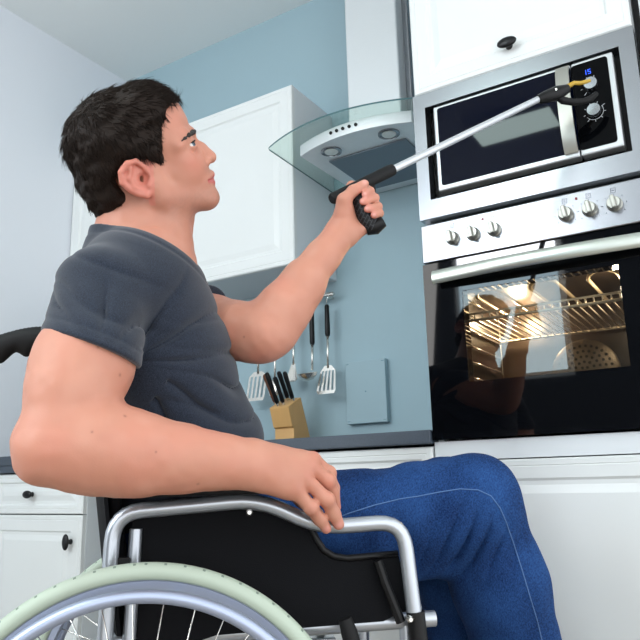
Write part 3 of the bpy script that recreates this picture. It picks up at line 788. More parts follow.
# ---- skin tone: reddened knuckles, ear, lips, beard shadow
def skin_tone(pos):
    n = len(pos); c = np.ones((n, 4)); base = np.array(lin(197, 137, 115)[:3]); c[:, :3] = base
    def blend(w, col): c[:, :3] = c[:, :3] * (1 - w[:, None]) + np.array(lin(*col)[:3]) * w[:, None]
    def near(p, r): return np.exp(-((pos - p) ** 2).sum(1) / r ** 2)
    blend(.25 * np.clip(vnoise(pos, 22, 5), 0, 1), (212, 128, 110))
    blend(.18 * np.clip(vnoise(pos, 45, 6), 0, 1), (222, 172, 150))
    for p in kn: blend(.5 * near(p, .011), (192, 92, 84))
    for i in range(4):
        blend(.38 * near(q(*fing[i][0]), .010), (194, 98, 88)); blend(.40 * near(q(*fing[i][2]), .011), (214, 120, 112))
        blend(.35 * near(q(*fz[i][2]), .012), (218, 132, 124))
    for p in ((325.3, 528.2, 1.074), (338.5, 524.6, 1.080)): blend(.8 * near(q(*p), .0055), (226, 160, 152))
    for i in range(4):
        u_, v_, z_ = fz[i][2]; blend(.8 * near(q(u_ - 1.2, v_ - .6, z_ - .008), .0050), (232, 172, 164))
    blend(.8 * near(q(364.3, 182.6, 1.350), .0055), (232, 172, 164))
    blend(.35 * near(EN, .05), (204, 116, 102))
    u, v, s = head_uvs(pos); inh = (v < 232) & (u > 50) & (u < 240) & (np.abs(s) < .13)
    ear = inh & (np.abs(s) > .070) & (u > 116) & (u < 152) & (v > 154) & (v < 202)
    blend(np.where(ear, .42, 0), (218, 120, 110))
    lip = np.zeros(n)
    for a, b in (((211.5, 175.6), (206, 180)), ((212, 182.0), (206, 180.6))):
        t = np.clip(np.abs(s) / .022, 0, 1); lu = a[0] + (b[0] - a[0]) * t; lv = a[1] + (b[1] - a[1]) * t
        lip = np.maximum(lip, np.exp(-((u - lu) / 5.0) ** 2 - ((v - lv) / (3.2 - 1.4 * t)) ** 2) * (np.abs(s) < .026))
    blend(np.clip(lip * 1.3, 0, .8) * inh, (186, 92, 92))
    fx = (pos - H(203, 197)) @ hF / HM; ux = (pos - H(203, 197)) @ hU / HM
    beard = inh * (1 / (1 + np.exp((ux - 10 - .18 * np.abs(fx)) / 4))) * (1 / (1 + np.exp((-52 - fx) / 5))) * (1 / (1 + np.exp((150 - u) / 5)))
    mus = inh * np.exp(-((u - 207) / 6) ** 2 - ((v - 169.5) / 4.0) ** 2)
    blend(np.clip(.40 * beard * np.clip((236 - v - (u - 185) * -.2) / 30, 0, 1) * np.clip((ux + 24) / 12, 0, 1) + .25 * mus, 0, .45) * (.85 + .25 * vnoise(pos, 300, 8)).clip(.5, 1.2) * (1 - np.clip(lip * 2, 0, 1)), (140, 106, 92))
    blend(inh * .30 * np.exp(-((u - 190) / 12) ** 2 - ((v - 163) / 10) ** 2), (214, 122, 106))
    return c
def moles(pos, F, c):                                     # a few small moles on the arms
    bv_ = BVHTree.FromPolygons([tuple(p) for p in pos], [tuple(int(i) for i in f) for f in F])
    for u, v, r in ((98, 347, .0020), (120, 375, .0022), (125, 416, .0022), (198, 484, .0022), (92, 432, .0016), (244, 337, .0018), (156, 452, .0014)):
        h_ = bv_.ray_cast(Vector((0, 0, 0)), Vector(cw_(q(u, v, 1.0))))
        if h_[0] is not None:
            w_ = .6 * np.exp(-((pos - np.array(h_[0])) ** 2).sum(1) / r ** 2)[:, None]; c[:, :3] = c[:, :3] * (1 - w_) + np.array(lin(112, 60, 46)[:3]) * w_
    return c
def skin_mat():
    m, nt, b = new_mat('skin')
    a = nt.nodes.new('ShaderNodeAttribute'); a.attribute_name = 'tone'
    nt.links.new(a.outputs['Color'], b.inputs['Base Color'])
    b.inputs['Roughness'].default_value = .48; b.inputs['Specular IOR Level'].default_value = .4
    b.inputs['Subsurface Weight'].default_value = .15; b.inputs['Subsurface Scale'].default_value = .012
    b.inputs['Subsurface Radius'].default_value = (1, .35, .2)
    n = nt.nodes.new('ShaderNodeTexNoise'); n.inputs['Scale'].default_value = 420; n.inputs['Detail'].default_value = 3
    tc = nt.nodes.new('ShaderNodeTexCoord'); nt.links.new(tc.outputs['Object'], n.inputs['Vector'])
    bp = nt.nodes.new('ShaderNodeBump'); bp.inputs['Strength'].default_value = .12; bp.inputs['Distance'].default_value = .001
    nt.links.new(n.outputs['Fac'], bp.inputs['Height']); nt.links.new(bp.outputs[0], b.inputs['Normal'])
    return m
pos, F = body.mesh((-.50, -.42, .86), (.18, .36, 1.56), .0017)
person = np_mesh('person', pos, F, skin_mat(), None, moles(pos, F, skin_tone(pos)))
tag(person, 'dark-haired man in grey t-shirt and blue jeans sitting in the wheelchair, looking up', 'person')

cw_ = lambda v: v / np.linalg.norm(v)
# ---- eyes
for s in (-1, 1):
    e0 = H(187.1, 145.8, .0325 * s); mb = MB()
    gaze = hF * .92 + hU * .10 + hS * .42; gaze = gaze / np.linalg.norm(gaze)
    rings = [0, 9, 18, 24, 28, 36, 50, 70, 90, 120, 150, 180]
    ax = Vector(gaze); uu = ax.orthogonal().normalized(); ww = ax.cross(uu); n = 24; vs = []
    for a_ in rings:
        for k in range(n):
            t_ = 2 * PI * k / n; d = ax * math.cos(math.radians(a_)) + (uu * math.cos(t_) + ww * math.sin(t_)) * math.sin(math.radians(a_))
            vs.append(to_world(e0 + np.array(d) * .0124))
    for i in range(len(rings) - 1):
        mb.add([], [])
        for k in range(n):
            l = (k + 1) % n; mb.f.append((i * n + k, (i + 1) * n + k, (i + 1) * n + l, i * n + l)); mb.mi.append(2 if i < 2 else (1 if i < 5 else 0))
    mb.v = [tuple(v) for v in vs]
    if s == 1 and 'eye_w' not in M:
        pass
    if 'eye_w' not in M:
        M['eye_w'] = mat('eye white', (226, 222, 218), .15); M['iris'] = mat('blue grey iris', (86, 104, 118), .15); M['pupil'] = mat('pupil', (8, 8, 8), .1)
    obj('eye', mb, [M['eye_w'], M['iris'], M['pupil']], person, smooth=True)

# ---- hair: a combed mass with loose locks
hair = Field()
hel(hair, 122, 147, 0, (53.5, 54, .0885), .01)
hel(hair, 147, 113, 0, (29, 28.5, .074), .02)
hel(hair, 160, 117, 0, (21, 20, .072), .02)
hel(hair, 109, 191, 0, (25, 31, .062), .03)
hel(hair, 154, 150, 0, (14, 26, .0785), .02)
poly = np.array([(30, 30), (200, 30), (186, 96), (181, 103), (173, 106), (168, 113), (165.5, 122), (162, 132), (163.5, 145), (161.5, 155), (160.5, 168), (156.5, 167), (150, 162), (144, 157), (133, 156), (121, 162), (116, 175), (121, 190), (127, 198), (127, 208), (118, 216), (104, 223), (30, 232)], float)
def poly_sd(P):
    u, v, _ = head_uvs(P); X = np.stack([u, v], 1); d = np.full(len(P), 1e9); ins = np.zeros(len(P), bool); n = len(poly)
    for i in range(n):
        a, b = poly[i], poly[(i + 1) % n]; e = b - a; w_ = X - a; t = np.clip(w_ @ e / (e @ e), 0, 1)
        d = np.minimum(d, ((w_ - t[:, None] * e) ** 2).sum(1))
        cr = ((a[1] > v) != (b[1] > v)); ins ^= cr & (u < (b[0] - a[0]) * (v - a[1]) / ((b[1] - a[1]) or 1e-9) + a[0])
    d = np.sqrt(d) * HM
    return np.where(ins, -d, d)
hair.fn(poly_sd, 'i', .010)
def hair_disp(P):
    w = np.stack([(P - hc0) @ hF, (P - hc0) @ hU, (P - hc0) @ hS], 1)
    w2 = w * np.array([.45, .8, 1.0])
    return .0045 * vnoise(w2, 55, 1) + .0025 * vnoise(w2, 130, 2)
hair.disp = hair_disp
pos_h, F_h = hair.mesh(hc0 - .17, hc0 + .17, .0026, margin=.02)
hp = pos_h; a = hp[F_h[:, 1]] - hp[F_h[:, 0]]; b = hp[F_h[:, 3]] - hp[F_h[:, 0]]; fn_ = np.cross(a, b); ar = np.linalg.norm(fn_, axis=1); fc = hp[F_h].mean(1); fn_ = fn_ / (ar[:, None] + 1e-12)
keep = ar > 0
# keep only the outer side of the mass (away from the skull)
outw = ((fc - hc0 + hF * .02) * fn_).sum(1) > .0
pick = RNG.choice(np.nonzero(outw)[0], 9000, p=ar[outw] / ar[outw].sum())
lk = MB(); hv = []; hf = []
for i in pick:
    p = fc[i]; nrm = fn_[i]
    if nrm @ (p - H(120, 150)) < 0: nrm = -nrm
    u, v, s = [x[0] for x in head_uvs(p[None])]
    top = np.clip((150 - v) / 50, 0, 1); back = np.clip((120 - u) / 45, 0, 1)
    d = hF * (top * (1 - back) * 1.0 - back * .25) - hU * (1 - top * .85) + hS * RNG.normal(0, .3) + hF * RNG.normal(0, .25) + hU * RNG.normal(0, .2)
    if u > 150 and v > 110: d = -hU + hF * .15 + hS * RNG.normal(0, .12)
    d = d - nrm * (d @ nrm); d /= np.linalg.norm(d) + 1e-9
    L = RNG.uniform(.014, .030) * (1 if v < 185 else .6); wd_ = RNG.uniform(.0006, .0014)
    if u > 148 and v > 120: L *= .5
    lift = RNG.uniform(.001, .0055) * (1 if v < 170 else .5); side = np.cross(nrm, d); bend = RNG.normal(0, .004)
    base = len(hv)
    for k in range(4):
        t = k / 3; c = p - nrm * .0015 + d * L * t + nrm * lift * t * (1.6 - t) - nrm * L * L * t * t * 3.0 + side * bend * t * t
        ww_ = wd_ * (1 - .85 * t)
        hv += [c + side * ww_, c - side * ww_, c + nrm * ww_ * .9]
    for k in range(3):
        o_ = base + 3 * k
        for x, y in ((0, 2), (2, 1), (1, 0)): hf.append((o_ + x, o_ + y, o_ + 3 + y, o_ + 3 + x))
allp = np.concatenate([pos_h, np.array(hv)]); allf = np.concatenate([F_h, np.array(hf) + len(pos_h)])
np_mesh('hair', allp, allf, M['hair'], person)
# ---- eyebrows and lashes lying on the skin
from mathutils.bvhtree import BVHTree
skin_bv = BVHTree.FromPolygons([tuple(p) for p in pos], [tuple(int(i) for i in f) for f in F])
for s in (-1, 1):
    br = Field(); pts = []
    for u, v in ((194, 132), (192, 132.8), (190, 134), (187, 136), (183.5, 138.6), (180, 141.5)):
        o_ = H(u, v, .12 * s); h_ = skin_bv.ray_cast(Vector(o_), Vector(-hS * s))
        if h_[0] is not None and (np.array(h_[0]) - hc0) @ hS * s > 0: pts.append(np.array(h_[0]) + hS * s * .0006)
        elif u > 191: pts.append(H(u - 1.5, v, .012 * s))
    br.chain(pts, [.0036, .0042, .0038, .0028, .0019, .0010][:len(pts)], .004); br.disp = lambda P: .0014 * vnoise(P, 260, 4)
    pe, fe = br.mesh(np.min(pts, 0) - .02, np.max(pts, 0) + .02, .0014)
    np_mesh('eyebrow', pe, fe, M['brow'], person)
    lp = []
    for a_ in np.linspace(-.2, 1.25, 9):
        d = hF * math.cos(a_) * .95 + hS * s * math.sin(a_) + hU * (.30 - .10 * a_); lp.append(to_world(H(187, 145.8, .0325 * s) + cw_(d) * .0148))
    obj('eyelashes', MB().tube(lp, [.0005, .0009, .0011, .0012, .0012, .0012, .0011, .0009, .0005], 6), M['hair'], person, smooth=True)

# ---------------------------------------------------------------- t-shirt
sh = Field()
cw = lambda v: v / np.linalg.norm(v)
fwv = RC.T @ np.array([math.cos(.68), math.sin(.68), 0]); ltv = RC.T @ np.array([-math.sin(.68), math.cos(.68), 0]); upv = RC.T @ np.array([0, 0, 1.0])
fwv, ltv, upv = fwv, ltv, upv
TB = np.stack([fwv, ltv, upv])
sh.ell(q(143, 305, 1.255), (.118, .185, .135), TB, .03)
sh.ell(q(166, 372, 1.265), (.127, .172, .150), TB, .05)
sh.ell(q(189, 448, 1.275), (.139, .170, .130), TB, .05)
sh.cone(q(170, 470, 1.275), q(178, 520, 1.275), .120, .125, .04)
CN = q(91, 351, 1.03); CF = q(210, 318, 1.345)
sh.cone(q(140, 268, 1.25), SN, .066, .0745, .035)
sh.cone(q(143, 272, 1.27), SF, .062, .070, .035)
sh.cone(q(146, 232, 1.25), q(146, 275, 1.255), .0665, .075, .03)
sh.cone(q(120, 230, 1.25), q(118, 275, 1.255), .052, .070, .03)
nn = np.array([-.30, .88, -.27]); sleeve_n = cw(nn)
def half(f, p0, n):                                       # a tube of cloth cut square at its hem
    def g(P):
        a, b = f(P), (P - p0) @ n; k = .006; h = np.clip(.5 - .5 * (a - b) / k, 0, 1)
        return a + (b - a) * h + k * h * (1 - h)
    return g
tmp = Field().cone(SN, CN + (CN - SN) * .6, .0745, .0755)
sh.fn(half(tmp.p[0][0], CN, sleeve_n), 'u', .012)
tmp2 = Field().cone(SF, CF + (CF - SF) * .5, .070, .060); farn = cw(CF - SF)
sh.fn(half(tmp2.p[0][0], CF, farn), 'u', .012)
# neck opening
n_neck = cw(np.array([.36, -.93, 0]))
def neck_cut(P):
    d = (P - q(145, 250, 1.25)) @ n_neck; return d - .30 * np.abs(P[:, 2] - 1.25)
sh.fn(neck_cut, 'i', .004)
ring_pts = [(88, 234, 1.262), (94, 229.5, 1.222), (108, 227, 1.187), (126, 227.5, 1.170), (150, 233.5, 1.168), (172, 245, 1.183), (187, 257, 1.205), (195, 266, 1.238), (193, 264, 1.275), (180, 255, 1.315), (155, 246, 1.338), (125, 240, 1.335), (100, 236, 1.305), (88, 234, 1.262)]
# hem edge of sleeve: slightly flared rim is left by the cut
def fold(x):                                              # sharp-crested soft fold profile, about zero mean
    return (1 - np.abs(np.sin(x))) ** 2.3
def shirt_disp(P):
    r = np.zeros(len(P))
    t = (P - SN) @ cw(CN - SN); X = P[:, 0]; Y = P[:, 1]
    # slanting folds across the sleeve and shoulder
    wn = np.exp(-(((P - q(92, 318, 1.06)) ** 2).sum(1)) / .085 ** 2)
    r += .0085 * wn * fold((Y - .42 * X) * 52 + 1.0 * vnoise(P, 9, 11))
    # folds fanning out of the armpit over the chest
    ap = q(128, 362, 1.08); dv = P - ap; rad = np.sqrt(dv[:, 0] ** 2 + dv[:, 1] ** 2); ang = np.arctan2(dv[:, 1], dv[:, 0])
    r += .0100 * np.exp(-((rad - .085) / .075) ** 2) * fold(ang * 5.5 + .8 * vnoise(P, 10, 12))
    # cross folds at the belly
    be = np.exp(-((P - q(222, 405, 1.22)) ** 2).sum(1) / .13 ** 2)
    r += .0095 * be * fold((Y - .30 * X) * 58 + 1.3 * vnoise(P, 9, 13))
    r += .0018 * vnoise(P * np.array([1, 1.6, 1]), 14, 14)
    c = (P - q(145, 250, 1.25)) @ n_neck - .30 * np.abs(P[:, 2] - 1.25)
    r = r * np.clip((-c - .012) / .05, 0, 1)
    r += .0016 * np.exp(-((c + .017) / .0035) ** 2)           # seam under the neck band
    s_ = (P - CN) @ sleeve_n; nr = np.linalg.norm(P - CN, axis=1) < .13
    r = np.where(nr, r * np.clip((-s_ - .006) / .035, 0, 1), r)
    return r + np.where(nr, .0012 * np.exp(-((s_ + .020) / .003) ** 2), 0)
sh.disp = shirt_disp
ps, fs_ = sh.mesh((-.52, -.20, .94), (.0, .40, 1.56), .0027)
def shirt_mat():
    m, nt, b = new_mat('heather shirt'); b.inputs['Roughness'].default_value = .9; b.inputs['Specular IOR Level'].default_value = .2
    b.inputs['Sheen Weight'].default_value = .25; b.inputs['Sheen Roughness'].default_value = .5
    tc = nt.nodes.new('ShaderNodeTexCoord'); n = nt.nodes.new('ShaderNodeTexNoise'); n.inputs['Scale'].default_value = 900; n.inputs['Detail'].default_value = 2
    mp = nt.nodes.new('ShaderNodeMapping'); mp.inputs['Scale'].default_value = (1, 1, .5); nt.links.new(tc.outputs['Object'], mp.inputs['Vector']); nt.links.new(mp.outputs[0], n.inputs['Vector'])
    cr = nt.nodes.new('ShaderNodeValToRGB'); cr.color_ramp.elements[0].position = .3; cr.color_ramp.elements[1].position = .72
    cr.color_ramp.elements[0].color = lin(24, 29, 39); cr.color_ramp.elements[1].color = lin(50, 58, 73)
    nt.links.new(n.outputs['Fac'], cr.inputs['Fac']); nt.links.new(cr.outputs['Color'], b.inputs['Base Color'])
    return m
np_mesh('t_shirt', ps, fs_, shirt_mat(), person)

# ---------------------------------------------------------------- jeans and shoes
je = Field()
KN = q(475, 500, 1.305); HN = q(205, 545, 1.235); AN = q(541, 735, 1.31)
off = ltv * .165
KF, HF_, AF = KN + off + np.array([-.0, .0, 0]), HN + off, AN + off + np.array([-.075, .0, 0])
je.ell(q(190, 530, 1.30), (.150, .165, .100), TB, .05)
for h_, k_, a_ in ((HN, KN, AN), (HF_, KF, AF)):
    je.chain([h_, h_ + (k_ - h_) * .5 + np.array([0, .0, 0]), k_], [.088, .0835, .0765], .04)
    m1 = k_ + (a_ - k_) * .35
    je.chain([k_, m1 + np.array([.003, 0, 0]), k_ + (a_ - k_) * .93], [.0765, .083, .080], .035)
    je.plane(a_ + (a_ - k_) * -.06, (a_ - k_), .003)
je.cone(q(300, 562, 1.25), q(432, 545, 1.295), .070, .058, .04)
je.cone(q(418, 512, 1.29), q(466, 510, 1.295), .082, .075, .03)
def jean_disp(P):
    r = .0022 * vnoise(P, 14, 21) + .0012 * vnoise(P, 34, 22)
    kb_ = q(448, 560, 1.27); dv = P - kb_; rad = np.linalg.norm(dv, axis=1); ang = np.arctan2(dv[:, 1], dv[:, 0])
    al = dv @ np.array([.50, -.85, 0]); pe_ = dv @ np.array([.85, .50, 0])
    r += .0150 * np.exp(-((al - .050) / .060) ** 2 - (pe_ / .075) ** 2) * (fold(pe_ * 95 + 12 * al + 1.2 * vnoise(P, 12, 23)) - .25)
    th = np.exp(-((P - q(370, 500, 1.25)) ** 2).sum(1) / .11 ** 2)
    r += .0022 * th * np.sin((P @ fwv) * 70 + (P @ upv) * 60 + 2 * vnoise(P, 9, 24))
    return r
je.disp = jean_disp
pj, fj = je.mesh((-.48, .18, 1.05), (.54, .98, 1.72), .0036)
def jean_mat():
    m, nt, b = new_mat('blue denim'); b.inputs['Roughness'].default_value = .92; b.inputs['Specular IOR Level'].default_value = .15
    tc = nt.nodes.new('ShaderNodeTexCoord'); mp = nt.nodes.new('ShaderNodeMapping'); nt.links.new(tc.outputs['Object'], mp.inputs['Vector'])
    mp.inputs['Rotation'].default_value = (.3, .5, .6); mp.inputs['Scale'].default_value = (1, .22, .6)
    n = nt.nodes.new('ShaderNodeTexNoise'); n.inputs['Scale'].default_value = 560; n.inputs['Detail'].default_value = 3; nt.links.new(mp.outputs[0], n.inputs['Vector'])
    n2 = nt.nodes.new('ShaderNodeTexNoise'); n2.inputs['Scale'].default_value = 9; n2.inputs['Detail'].default_value = 3; nt.links.new(tc.outputs['Object'], n2.inputs['Vector'])
    cr = nt.nodes.new('ShaderNodeValToRGB'); cr.color_ramp.elements[0].position = .3; cr.color_ramp.elements[1].position = .75
    cr.color_ramp.elements[0].color = lin(8, 23, 60); cr.color_ramp.elements[1].color = lin(46, 86, 145)
    ad = nt.nodes.new('ShaderNodeMath'); ad.operation = 'MULTIPLY_ADD'; ad.inputs[1].default_value = .45; nt.links.new(n2.outputs['Fac'], ad.inputs[0])
    sc = nt.nodes.new('ShaderNodeMath'); sc.operation = 'MULTIPLY'; sc.inputs[1].default_value = .55; nt.links.new(n.outputs['Fac'], sc.inputs[0]); nt.links.new(sc.outputs[0], ad.inputs[2])
    nt.links.new(ad.outputs[0], cr.inputs['Fac']); nt.links.new(cr.outputs['Color'], b.inputs['Base Color'])
    bp = nt.nodes.new('ShaderNodeBump'); bp.inputs['Strength'].default_value = .3; bp.inputs['Distance'].default_value = .001
    nt.links.new(n.outputs['Fac'], bp.inputs['Height']); nt.links.new(bp.outputs[0], b.inputs['Normal'])
    return m
jeans = np_mesh('jeans', pj, fj, jean_mat(), person)
# stitched outer seam lying on the denim
bv = BVHTree.FromPolygons([tuple(p) for p in to_world(pj)], [tuple(int(i) for i in f) for f in fj])
seam = [(332, 520), (350, 513), (375, 505), (400, 499), (420, 496), (440, 492), (460, 489), (478, 490), (491, 496), (500, 508), (506, 522), (514, 545), (522, 570), (530, 597), (537, 620), (543, 645), (550, 672)]
sp = []
for (u0, v0), (u1, v1) in zip(seam[:-1], seam[1:]):
    for t in np.linspace(0, 1, 6)[:-1]:
        d = Vector(RC @ cw(q(u0 + (u1 - u0) * t, v0 + (v1 - v0) * t, 1.0))); h_ = bv.ray_cast(Vector((0, 0, CAM_H)), d)
        if h_[0] is not None: sp.append(h_[0] + h_[1] * .0004 * (1 if h_[1].dot(d) < 0 else -1))
obj('seam_stitch', MB().tube(sp, .0010, 6), M['stitch'], jeans, smooth=True)
for nm, a_ in (('shoe', AN), ('shoe', AF)):
    so = Field(); f0 = a_ - upv * .045
    so.ell(f0 + fwv * .015 - upv * .0, (.06, .042, .052), TB, .02)
    so.chain([f0 - fwv * .05 - upv * .032, f0 + fwv * .08 - upv * .034, f0 + fwv * .17 - upv * .036], [.038, .042, .034], .03)
    so.plane(f0 - upv * .058, -upv, .004)
    px_, fx_ = so.mesh(f0 - .26, f0 + .26, .004)
    np_mesh('shoe', px_, fx_, M['shoe'], person)
# ================================================================= wheelchair (own axes: x forward, y to his left, z up)
PSI = .68; C0 = Vector((-.7745, .7615, 0))
chair = thing('wheelchair', C0, 'black manual wheelchair with silver tubes and pale grey tyres, carrying the man', 'wheelchair', rz=PSI)
def cobj(name, mb, m, parent=None, **k):
    o = obj(name, mb, m, parent or chair, **k)
    o.matrix_parent_inverse = Matrix.Identity(4); return o
TRK = .58
def wheel(y, sg):
    c = (0, y, .305); ax = (0, 1, 0)
    pr = [(.2915 + .0135 * math.cos(a_), .0135 * math.sin(a_)) for a_ in np.linspace(0, 2 * PI, 18, endpoint=False)]
    tyre = MB().ring(c, ax, pr, 480, alt=((1, 16), 1, 7))
    wh = cobj('wheel', tyre, [M['tyre'], M['tyre_notch']], smooth=True)
    cobj('rim', MB().ring(c, ax, [(.280, -.010), (.2815, -.0115), (.2815, .0115), (.280, .010), (.268, .0085), (.264, .004), (.264, -.004), (.268, -.0085)], 160), M['alu_blue'], wh, smooth='auto')
    pr = [(.2655 + .0095 * math.cos(a_), sg * .0475 + .0095 * math.sin(a_)) for a_ in np.linspace(0, 2 * PI, 14, endpoint=False)]
    cobj('hand_rim', MB().ring(c, ax, pr, 160), M['alu_blue'], wh, smooth=True)
    for k in range(6):
        st = MB()
        a_ = 2 * PI * k / 6 + .35; dx, dz = math.cos(a_), math.sin(a_)
        st.tube([(dx * .266, y + sg * .006, .305 + dz * .266), (dx * .2655, y + sg * .040, .305 + dz * .2655)], .0035, 8)
        cobj('hand_rim_stud', st, M['alu'], wh, smooth=True)
    cobj('hub', MB().lathe([(.018, -.035), (.026, -.032), (.026, -.026), (.016, -.022), (.016, .022), (.026, .026), (.026, .032), (.018, .035)], (0, y, .305), ax, 24), M['alu'], wh, smooth='auto')
    for k in range(36):
        a_ = 2 * PI * k / 36 + .06; b_ = a_ + (.42 if k % 4 < 2 else -.42); s_ = .028 if k % 2 else -.028
        cobj('spoke', MB().tube([(.024 * math.cos(b_), y + s_, .305 + .024 * math.sin(b_)), (.268 * math.cos(a_), y, .305 + .268 * math.sin(a_))], .0011, 6), M['chrome'], wh, smooth=True)
    return wh
wheel(0, -1); wheel(TRK, 1)
cobj('axle', MB().tube([(0, .03, .305), (0, TRK - .03, .305)], .010, 12), M['alu'], smooth='auto')
def arc_path(pts, r=.03, n=6):                            # rounds the corners of a polyline
    P_ = [Vector(p) for p in pts]; out = [P_[0]]
    for i in range(1, len(P_) - 1):
        a, b, c = P_[i - 1], P_[i], P_[i + 1]; d1 = (a - b); d2 = (c - b); rr = min(r, d1.length * .45, d2.length * .45)
        p1 = b + d1.normalized() * rr; p2 = b + d2.normalized() * rr
        for k in range(n + 1):
            t = k / n; out.append(p1 * (1 - t) ** 2 + b * 2 * t * (1 - t) + p2 * t * t)
    return out + [P_[-1]]
LA, LB = .062, TRK - .062
for y in (LA, LB):
    sgn = 1 if y == LA else -1
    arm = cobj('armrest', MB().tube(arc_path([(-.062, y, .49), (-.056, y, .677), (.165, y, .691), (.262, y, .6455), (.395, y, .651), (.408, y, .490)], .042), .0120, 14), M['alu'], smooth='auto')
    pad = MB().box(-.015, .252, y - .030, y + .026, .699, .722)
    cobj('arm_pad', pad, M['black_soft'], arm, bevel=.007, seg=3)
    cobj('clamp', MB().tube([(.408, y, .515), (.412, y, .455)], .0145, 14), M['black'], arm, smooth='auto')
    for f_, h_ in ((.150, .6805), (.395, .515)):
        bl = MB(); bl.lathe([(.005, 0), (.005, .010), (.003, .013)], (f_, y - sgn * .009, h_ - .008), (0, -sgn, 0), 12)
        cobj('bolt', bl, M['chrome'], arm, smooth='auto')
    yy = y + sgn * .016
    sp_ = [(-.030, .455), (-.030, .672), (.150, .680), (.222, .662), (.249, .645), (.258, .625), (.268, .610), (.284, .600), (.305, .596), (.388, .600), (.396, .57), (.398, .515), (.36, .5), (.10, .492), (.02, .47)]
    cobj('side_panel', MB().prism([(a, yy, b) for a, b in sp_], (0, .004, 0)), M['black_fabric'], arm)
    ed = [(.222, .662), (.249, .645), (.258, .625), (.268, .610), (.284, .600), (.305, .596), (.388, .600)]
    cobj('panel_piping', MB().tube([(a, yy, b) for a, b in ed], .0055, 8), M['black'], arm, smooth=True)
    # frame tubes
    y2 = y + sgn * .034
    fr = cobj('side_frame', MB().tube([(-.06, y2, .488), (.448, y2, .497)], .0125, 14), M['alu'], smooth='auto')
    cobj('lower_tube', MB().tube(arc_path([(-.05, y2, .488), (-.05, y2, .20), (.40, y2, .20), (.40, y2, .49)], .05), .0115, 12), M['alu'], fr, smooth='auto')
    cobj('back_post', MB().tube(arc_path([(-.035, y2, .49), (-.075, y2, .80), (-.105, y2, .955), (-.15, y2, .957)], .04), .0115, 12), M['black_fabric'], fr, smooth='auto')
    cobj('socket_tube', MB().tube([(-.030, y + sgn * .012, .44), (-.024, y + sgn * .012, .652)], .0100, 12), M['alu'], fr, smooth='auto')
    cobj('socket_joint', MB().box(-.054, -.030, y - .004, y + .004, .585, .612), M['black'], fr, bevel=.002)
    pf_, pl0, pl1 = (.60, .212, .385) if sgn > 0 else (.53, .395, .565)
    ye = pl0 + .02 if sgn > 0 else y2
    cobj('hanger', MB().tube(arc_path([(.39, y2, .36), (.53, y2, .35), (pf_ + .03, (y2 + ye) / 2, .24), (pf_ + .06, ye, .126)], .06), .0115, 12), M['alu'], fr, smooth='auto')
    cobj('footplate', MB().box(pf_, pf_ + .24, pl0, pl1, .127, .139), M['black'], fr, bevel=.003)
    # brake
    yb_ = y - sgn * .030
    br_ = cobj('brake_lever', MB().tube([(.318, yb_, .392), (.313, yb_, .44), (.298, yb_, .495), (.292, yb_, .515)], [.008, .012, .0125, .010], 14), M['black_soft'], smooth='auto')
    cobj('brake_bracket', MB().box(.28, .34, min(yb_, y2), max(yb_, y2), .375, .397), M['alu'], br_, bevel=.003)
    cobj('strap', MB().tube([(.352, y + sgn * .004, .592), (.362, y + sgn * .004, .56), (.385, y + sgn * .004, .50)], .008, 10), M['black'], arm, smooth='auto')
    # push handle with finger grips
    hp_ = [(-.125 - .012 * k, y2, .957 - .0010 * k) for k in range(15)]
    rr = [.0165 + (.0035 if k % 3 == 1 else 0) for k in range(15)]
    gm = MB(); n = 16; vs = []; fs = []; m_ = 57
    for i in range(m_):
        x = -.122 - .0030 * i; z = .958 - .03 * max(0, (i - 24) / 32.) ** 1.6
        wv = .5 - .5 * math.cos(2 * PI * (i - 3) / 13.0)
        for k in range(n):
            a_ = 2 * PI * k / n; ca, sa = math.cos(a_), math.sin(a_)
            r_ = .0165 + (.010 * (1 - wv) if sa < -.3 else 0) * min(1, -sa) + (.0007 if i % 2 else 0) * (sa > 0)
            vs.append((x, y2 + ca * .0165, z + 1.15 * sa * r_ * (1 if sa < 0 else .95)))
    for i in range(m_ - 1):
        for k in range(n):
            l = (k + 1) % n; fs.append((i * n + k, (i + 1) * n + k, (i + 1) * n + l, i * n + l))
    fs.append(tuple(range(n))); fs.append(tuple((m_ - 1) * n + k for k in reversed(range(n))))
    cobj('push_handle', gm.add(vs, fs), M['black_soft'], smooth='auto')
    # caster
    cs = cobj('caster', MB().ring((.40, y2, .09), (0, 1, 0), [(.09 + .0 - .015 + .015 * math.cos(a_), .015 * math.sin(a_)) for a_ in np.linspace(0, 2 * PI, 12, endpoint=False)], 48), M['tyre'], smooth=True)
    cobj('caster_hub', MB().lathe([(.062, -.012), (.062, .012)], (.40, y2, .09), (0, 1, 0), 24), M['black'], cs, smooth='auto')
    fk = MB()
    for dy in (-.021, .021): fk.box(.388, .412, y2 + dy - .003, y2 + dy + .003, .08, .19)
    fk.box(.388, .412, y2 - .024, y2 + .024, .182, .194)
    cobj('caster_fork', fk, M['alu'], cs)
w = MB()
yl, yr = LA + .034, LB - .034
vs = []; n = 10
for i in range(n + 1):                                     # slung back upholstery
    t = i / n; y = yl - .030 + (yr - yl + .060) * t; sag = .045 * math.sin(PI * t)
    vs += [(-.045 - sag, y, .50), (-.105 - sag, y, .93), (-.099 - sag, y, .93), (-.039 - sag, y, .50)]
fs = [(0, 1, 2, 3)] + [(4 * k + a_, 4 * k + 4 + a_, 4 * k + 4 + (a_ + 1) % 4, 4 * k + (a_ + 1) % 4) for k in range(n) for a_ in range(4)] + [(4 * n + 3, 4 * n + 2, 4 * n + 1, 4 * n)]
cobj('backrest', w.add(vs, fs), M['black_fabric'])
cobj('seat', MB().box(-.04, .42, yl - .01, yr + .01, .488, .500), M['black_fabric'], bevel=.004)
